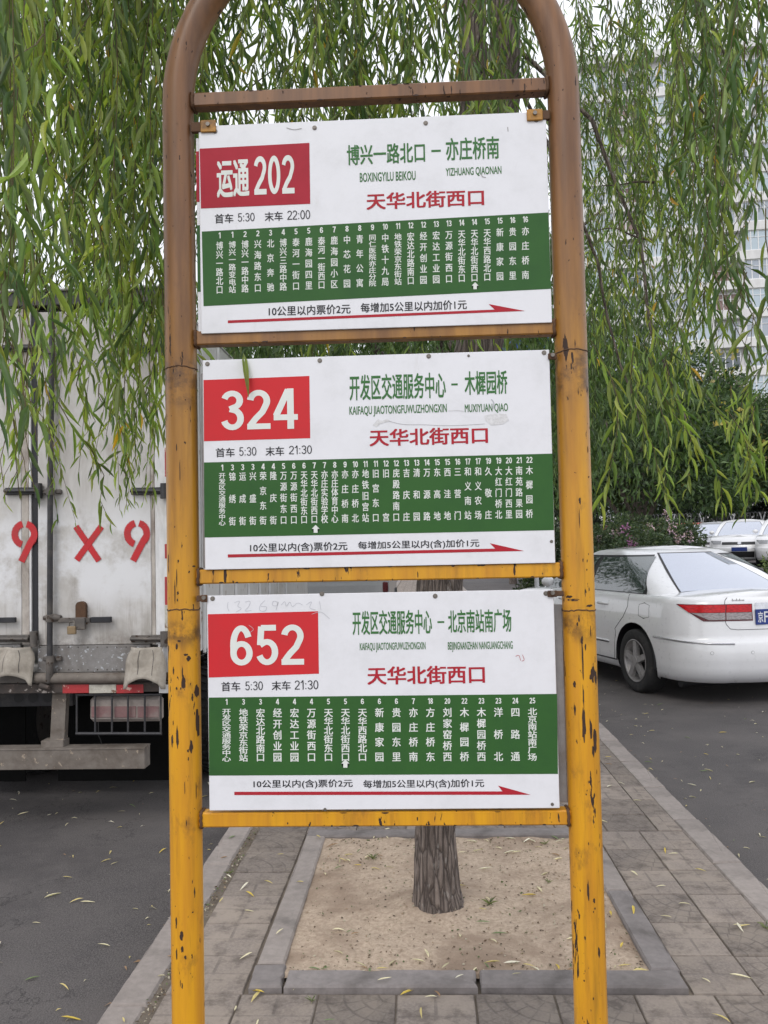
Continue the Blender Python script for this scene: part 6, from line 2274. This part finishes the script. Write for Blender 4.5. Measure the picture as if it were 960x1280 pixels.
def put_leaf(x, y, ll, az_, ci, zone):
    sz = 'long' if ll > .06 else 'short' if ll < .044 else 'mid-sized'
    aa = az_ % PI
    dr = ('lying crosswise' if aa < .4 or aa > 2.74 else 'slanting right' if aa < 1.17 else 'lying lengthwise' if aa < 1.97 else 'slanting left')
    for k in range(40):                       # no two leaves of one spot get the same look where it can be helped
        t = random.randrange(4)
        if k > 8: ci = random.randrange(7)
        lab = '%s %s %s willow leaf %s %s' % (sz, ('flat', 'curved', 'curled', 'bent')[t], colname[ci], dr, WH[zone].replace('lying ', ''))
        if lab not in used_labels: break
    used_labels.add(lab)
    o = link('fallen_leaf', litter_mesh(t, ci), None, (x, y, zground(x, y) + .004), (random.uniform(-.15, .15), random.uniform(-.1, .1), az_))
    o.scale = (ll, ll * random.uniform(.13, .19), ll * .6)
    tag(o, lab, 'fallen leaf', 'fallen willow leaves ' + WH[zone].replace('lying ', ''))
def zone_of(x, y):
    if x < -1.07: return 'roadl'
    if x > 1.455: return 'roadr'
    if x < -.93: return 'kerbl'
    if PITX[0] < x < PITX[1] and PITY[0] < y < PITY[1]: return 'pit' if (-.52 < x < .76 and 3.02 < y < 4.4) else 'edge'
    if y <= PITY[0]: return 'front'
    if y >= PITY[1]: return 'behind'
    return 'leftp' if x < 0 else 'rightp'
for px_, py_, ll, az_, ci in hand:
    p = at(px_, py_, z=0)
    if p.x < -1.07: p = at(px_, py_, z=-.12)
    put_leaf(p.x, p.y, ll, az_, ci, zone_of(p.x, p.y))
for zn, (xa, xb), (ya, yb), n in ZN:
    for _ in range(n):
        x, y = random.uniform(xa, xb), random.uniform(ya, yb)
        if zn == 'pit' and random.random() < .35:
            y = random.choice((random.uniform(4.2, 4.38), random.uniform(3.03, 3.1)))
        if abs(x - TB.x) < .14 and abs(y - TB.y) < .14: continue
        put_leaf(x, y, random.uniform(.034, .074), random.uniform(0, 6.28), random.choices(range(7), (5, 3, 1.2, 3, 2, 1, 3))[0], zone_of(x, y))
# the rest of the litter, too far or too small to pick apart
V_, F_, T_ = [], [], []
n = 2400
X = np.concatenate([RNG.uniform(-6, -1.1, n // 3), -1.085 - RNG.exponential(.10, n // 6), RNG.uniform(1.5, 7.5, n // 3), 1.465 + RNG.exponential(.12, n // 6)])
Yv = RNG.uniform(1.5, 26, n)
XX, YY = X, Yv
LLn = RNG.uniform(.02, .05, n)
az2 = RNG.random(n) * 6.28
Dv = np.stack([np.cos(az2), np.sin(az2), RNG.normal(0, .1, n)], 1)
V_, F_, _ = place_leaves(LQ, np.stack([XX, YY, np.where(XX < 0, -.114, -.094)], 1), Dv, np.tile([0, 0, 1.], (n, 1)) + RNG.normal(0, .2, (n, 3)), LLn, LLn * .2)
cc = np.array(litter_cols)[RNG.choice([0, 3, 6, 5, 1], n)]
link('leaf_litter', fast_mesh('leaf_litter', V_, F_, M['litter'], np.repeat(cc, 4, 0)), None, kind='stuff', label='small dry leaf scraps scattered over both road surfaces', cat='leaf litter')
# crumbs and bits of leaf caught in the pit and the joints
n = 2600
k = RNG.random(n)
X = np.where(k < .6, RNG.uniform(-.5, .75, n), RNG.uniform(-.945, -.905, n))
Yv = np.where(k < .6, 3.03 + 1.35 * RNG.beta(.6, .6, n), RNG.uniform(2.4, 7, n))
Z = np.array([zground(a, b) for a, b in zip(X, Yv)]) + .002
LLn = RNG.uniform(.004, .016, n)
az2 = RNG.random(n) * 6.28
V_, F_, _ = place_leaves(LQ, np.stack([X, Yv, Z], 1), np.stack([np.cos(az2), np.sin(az2), RNG.normal(0, .3, n)], 1), np.tile([0, 0, 1.], (n, 1)) + RNG.normal(0, .5, (n, 3)), LLn, LLn * .6)
cc = np.array([(.13, .09, .06), (.3, .22, .15), (.08, .06, .04), (.4, .36, .28), (.10, .13, .05)])[RNG.integers(0, 5, n)]
link('soil_crumbs', fast_mesh('soil_crumbs', V_, F_, M['litter'], np.repeat(cc, 4, 0)), None, kind='stuff', label='crumbs of soil and broken leaf in the tree pit and kerb joint', cat='debris')

# weeds
def weed(px_, py_, n, r, label, cols=((.10, .13, .06),)):
    p = at(px_, py_, z=0)
    root = thing('weed', (p.x, p.y, zground(p.x, p.y) - .003), 0, label, 'weed', 'weeds in the tree pit and joints')
    for i in range(n):
        a = i * 2.4
        el_ = random.uniform(.2, 1.1)
        d = np.array([math.cos(a) * math.cos(el_), math.sin(a) * math.cos(el_), math.sin(el_)])
        key = 'w' + str(i % 4)
        if key not in lit:
            c = np.array([(.16, .19, .12), (.20, .24, .13), (.24, .24, .16), (.13, .16, .10)][i % 4])
            lit[key] = fast_mesh('blade', LT[i % 3][0], LT[i % 3][1], M['leaf'], np.repeat([c], len(LT[0][0]), 0))
        o = link('blade', lit[key], root)
        n_ = np.array([0, 0, 1.]); s_ = unit(np.cross(n_, d)); n2 = np.cross(d, s_)
        ll, ww = r * random.uniform(.6, 1.1), r * .13
        o.matrix_world = Matrix(((d[0] * ll, s_[0] * ww, n2[0] * ll, 0), (d[1] * ll, s_[1] * ww, n2[1] * ll, 0), (d[2] * ll, s_[2] * ww, n2[2] * ll, 0), (0, 0, 0, 1)))
weed(612, 1138, 9, .05, 'grey green weed in the soil right of the trunk')
weed(686, 1105, 8, .03, 'small weed clump at the right rear of the tree pit')
weed(466, 1075, 12, .04, 'largest weed clump at the left rear of the tree pit')
weed(288, 1092, 8, .035, 'weed in the joint beside the left kerb')
weed(957, 1160, 8, .04, 'tuft of weed between the pavers at the right edge')
weed(682, 1056, 9, .035, 'weed against the rear edging, right of the trunk')
weed(390, 1252, 6, .03, 'weed in the paver joint in front of the pit')
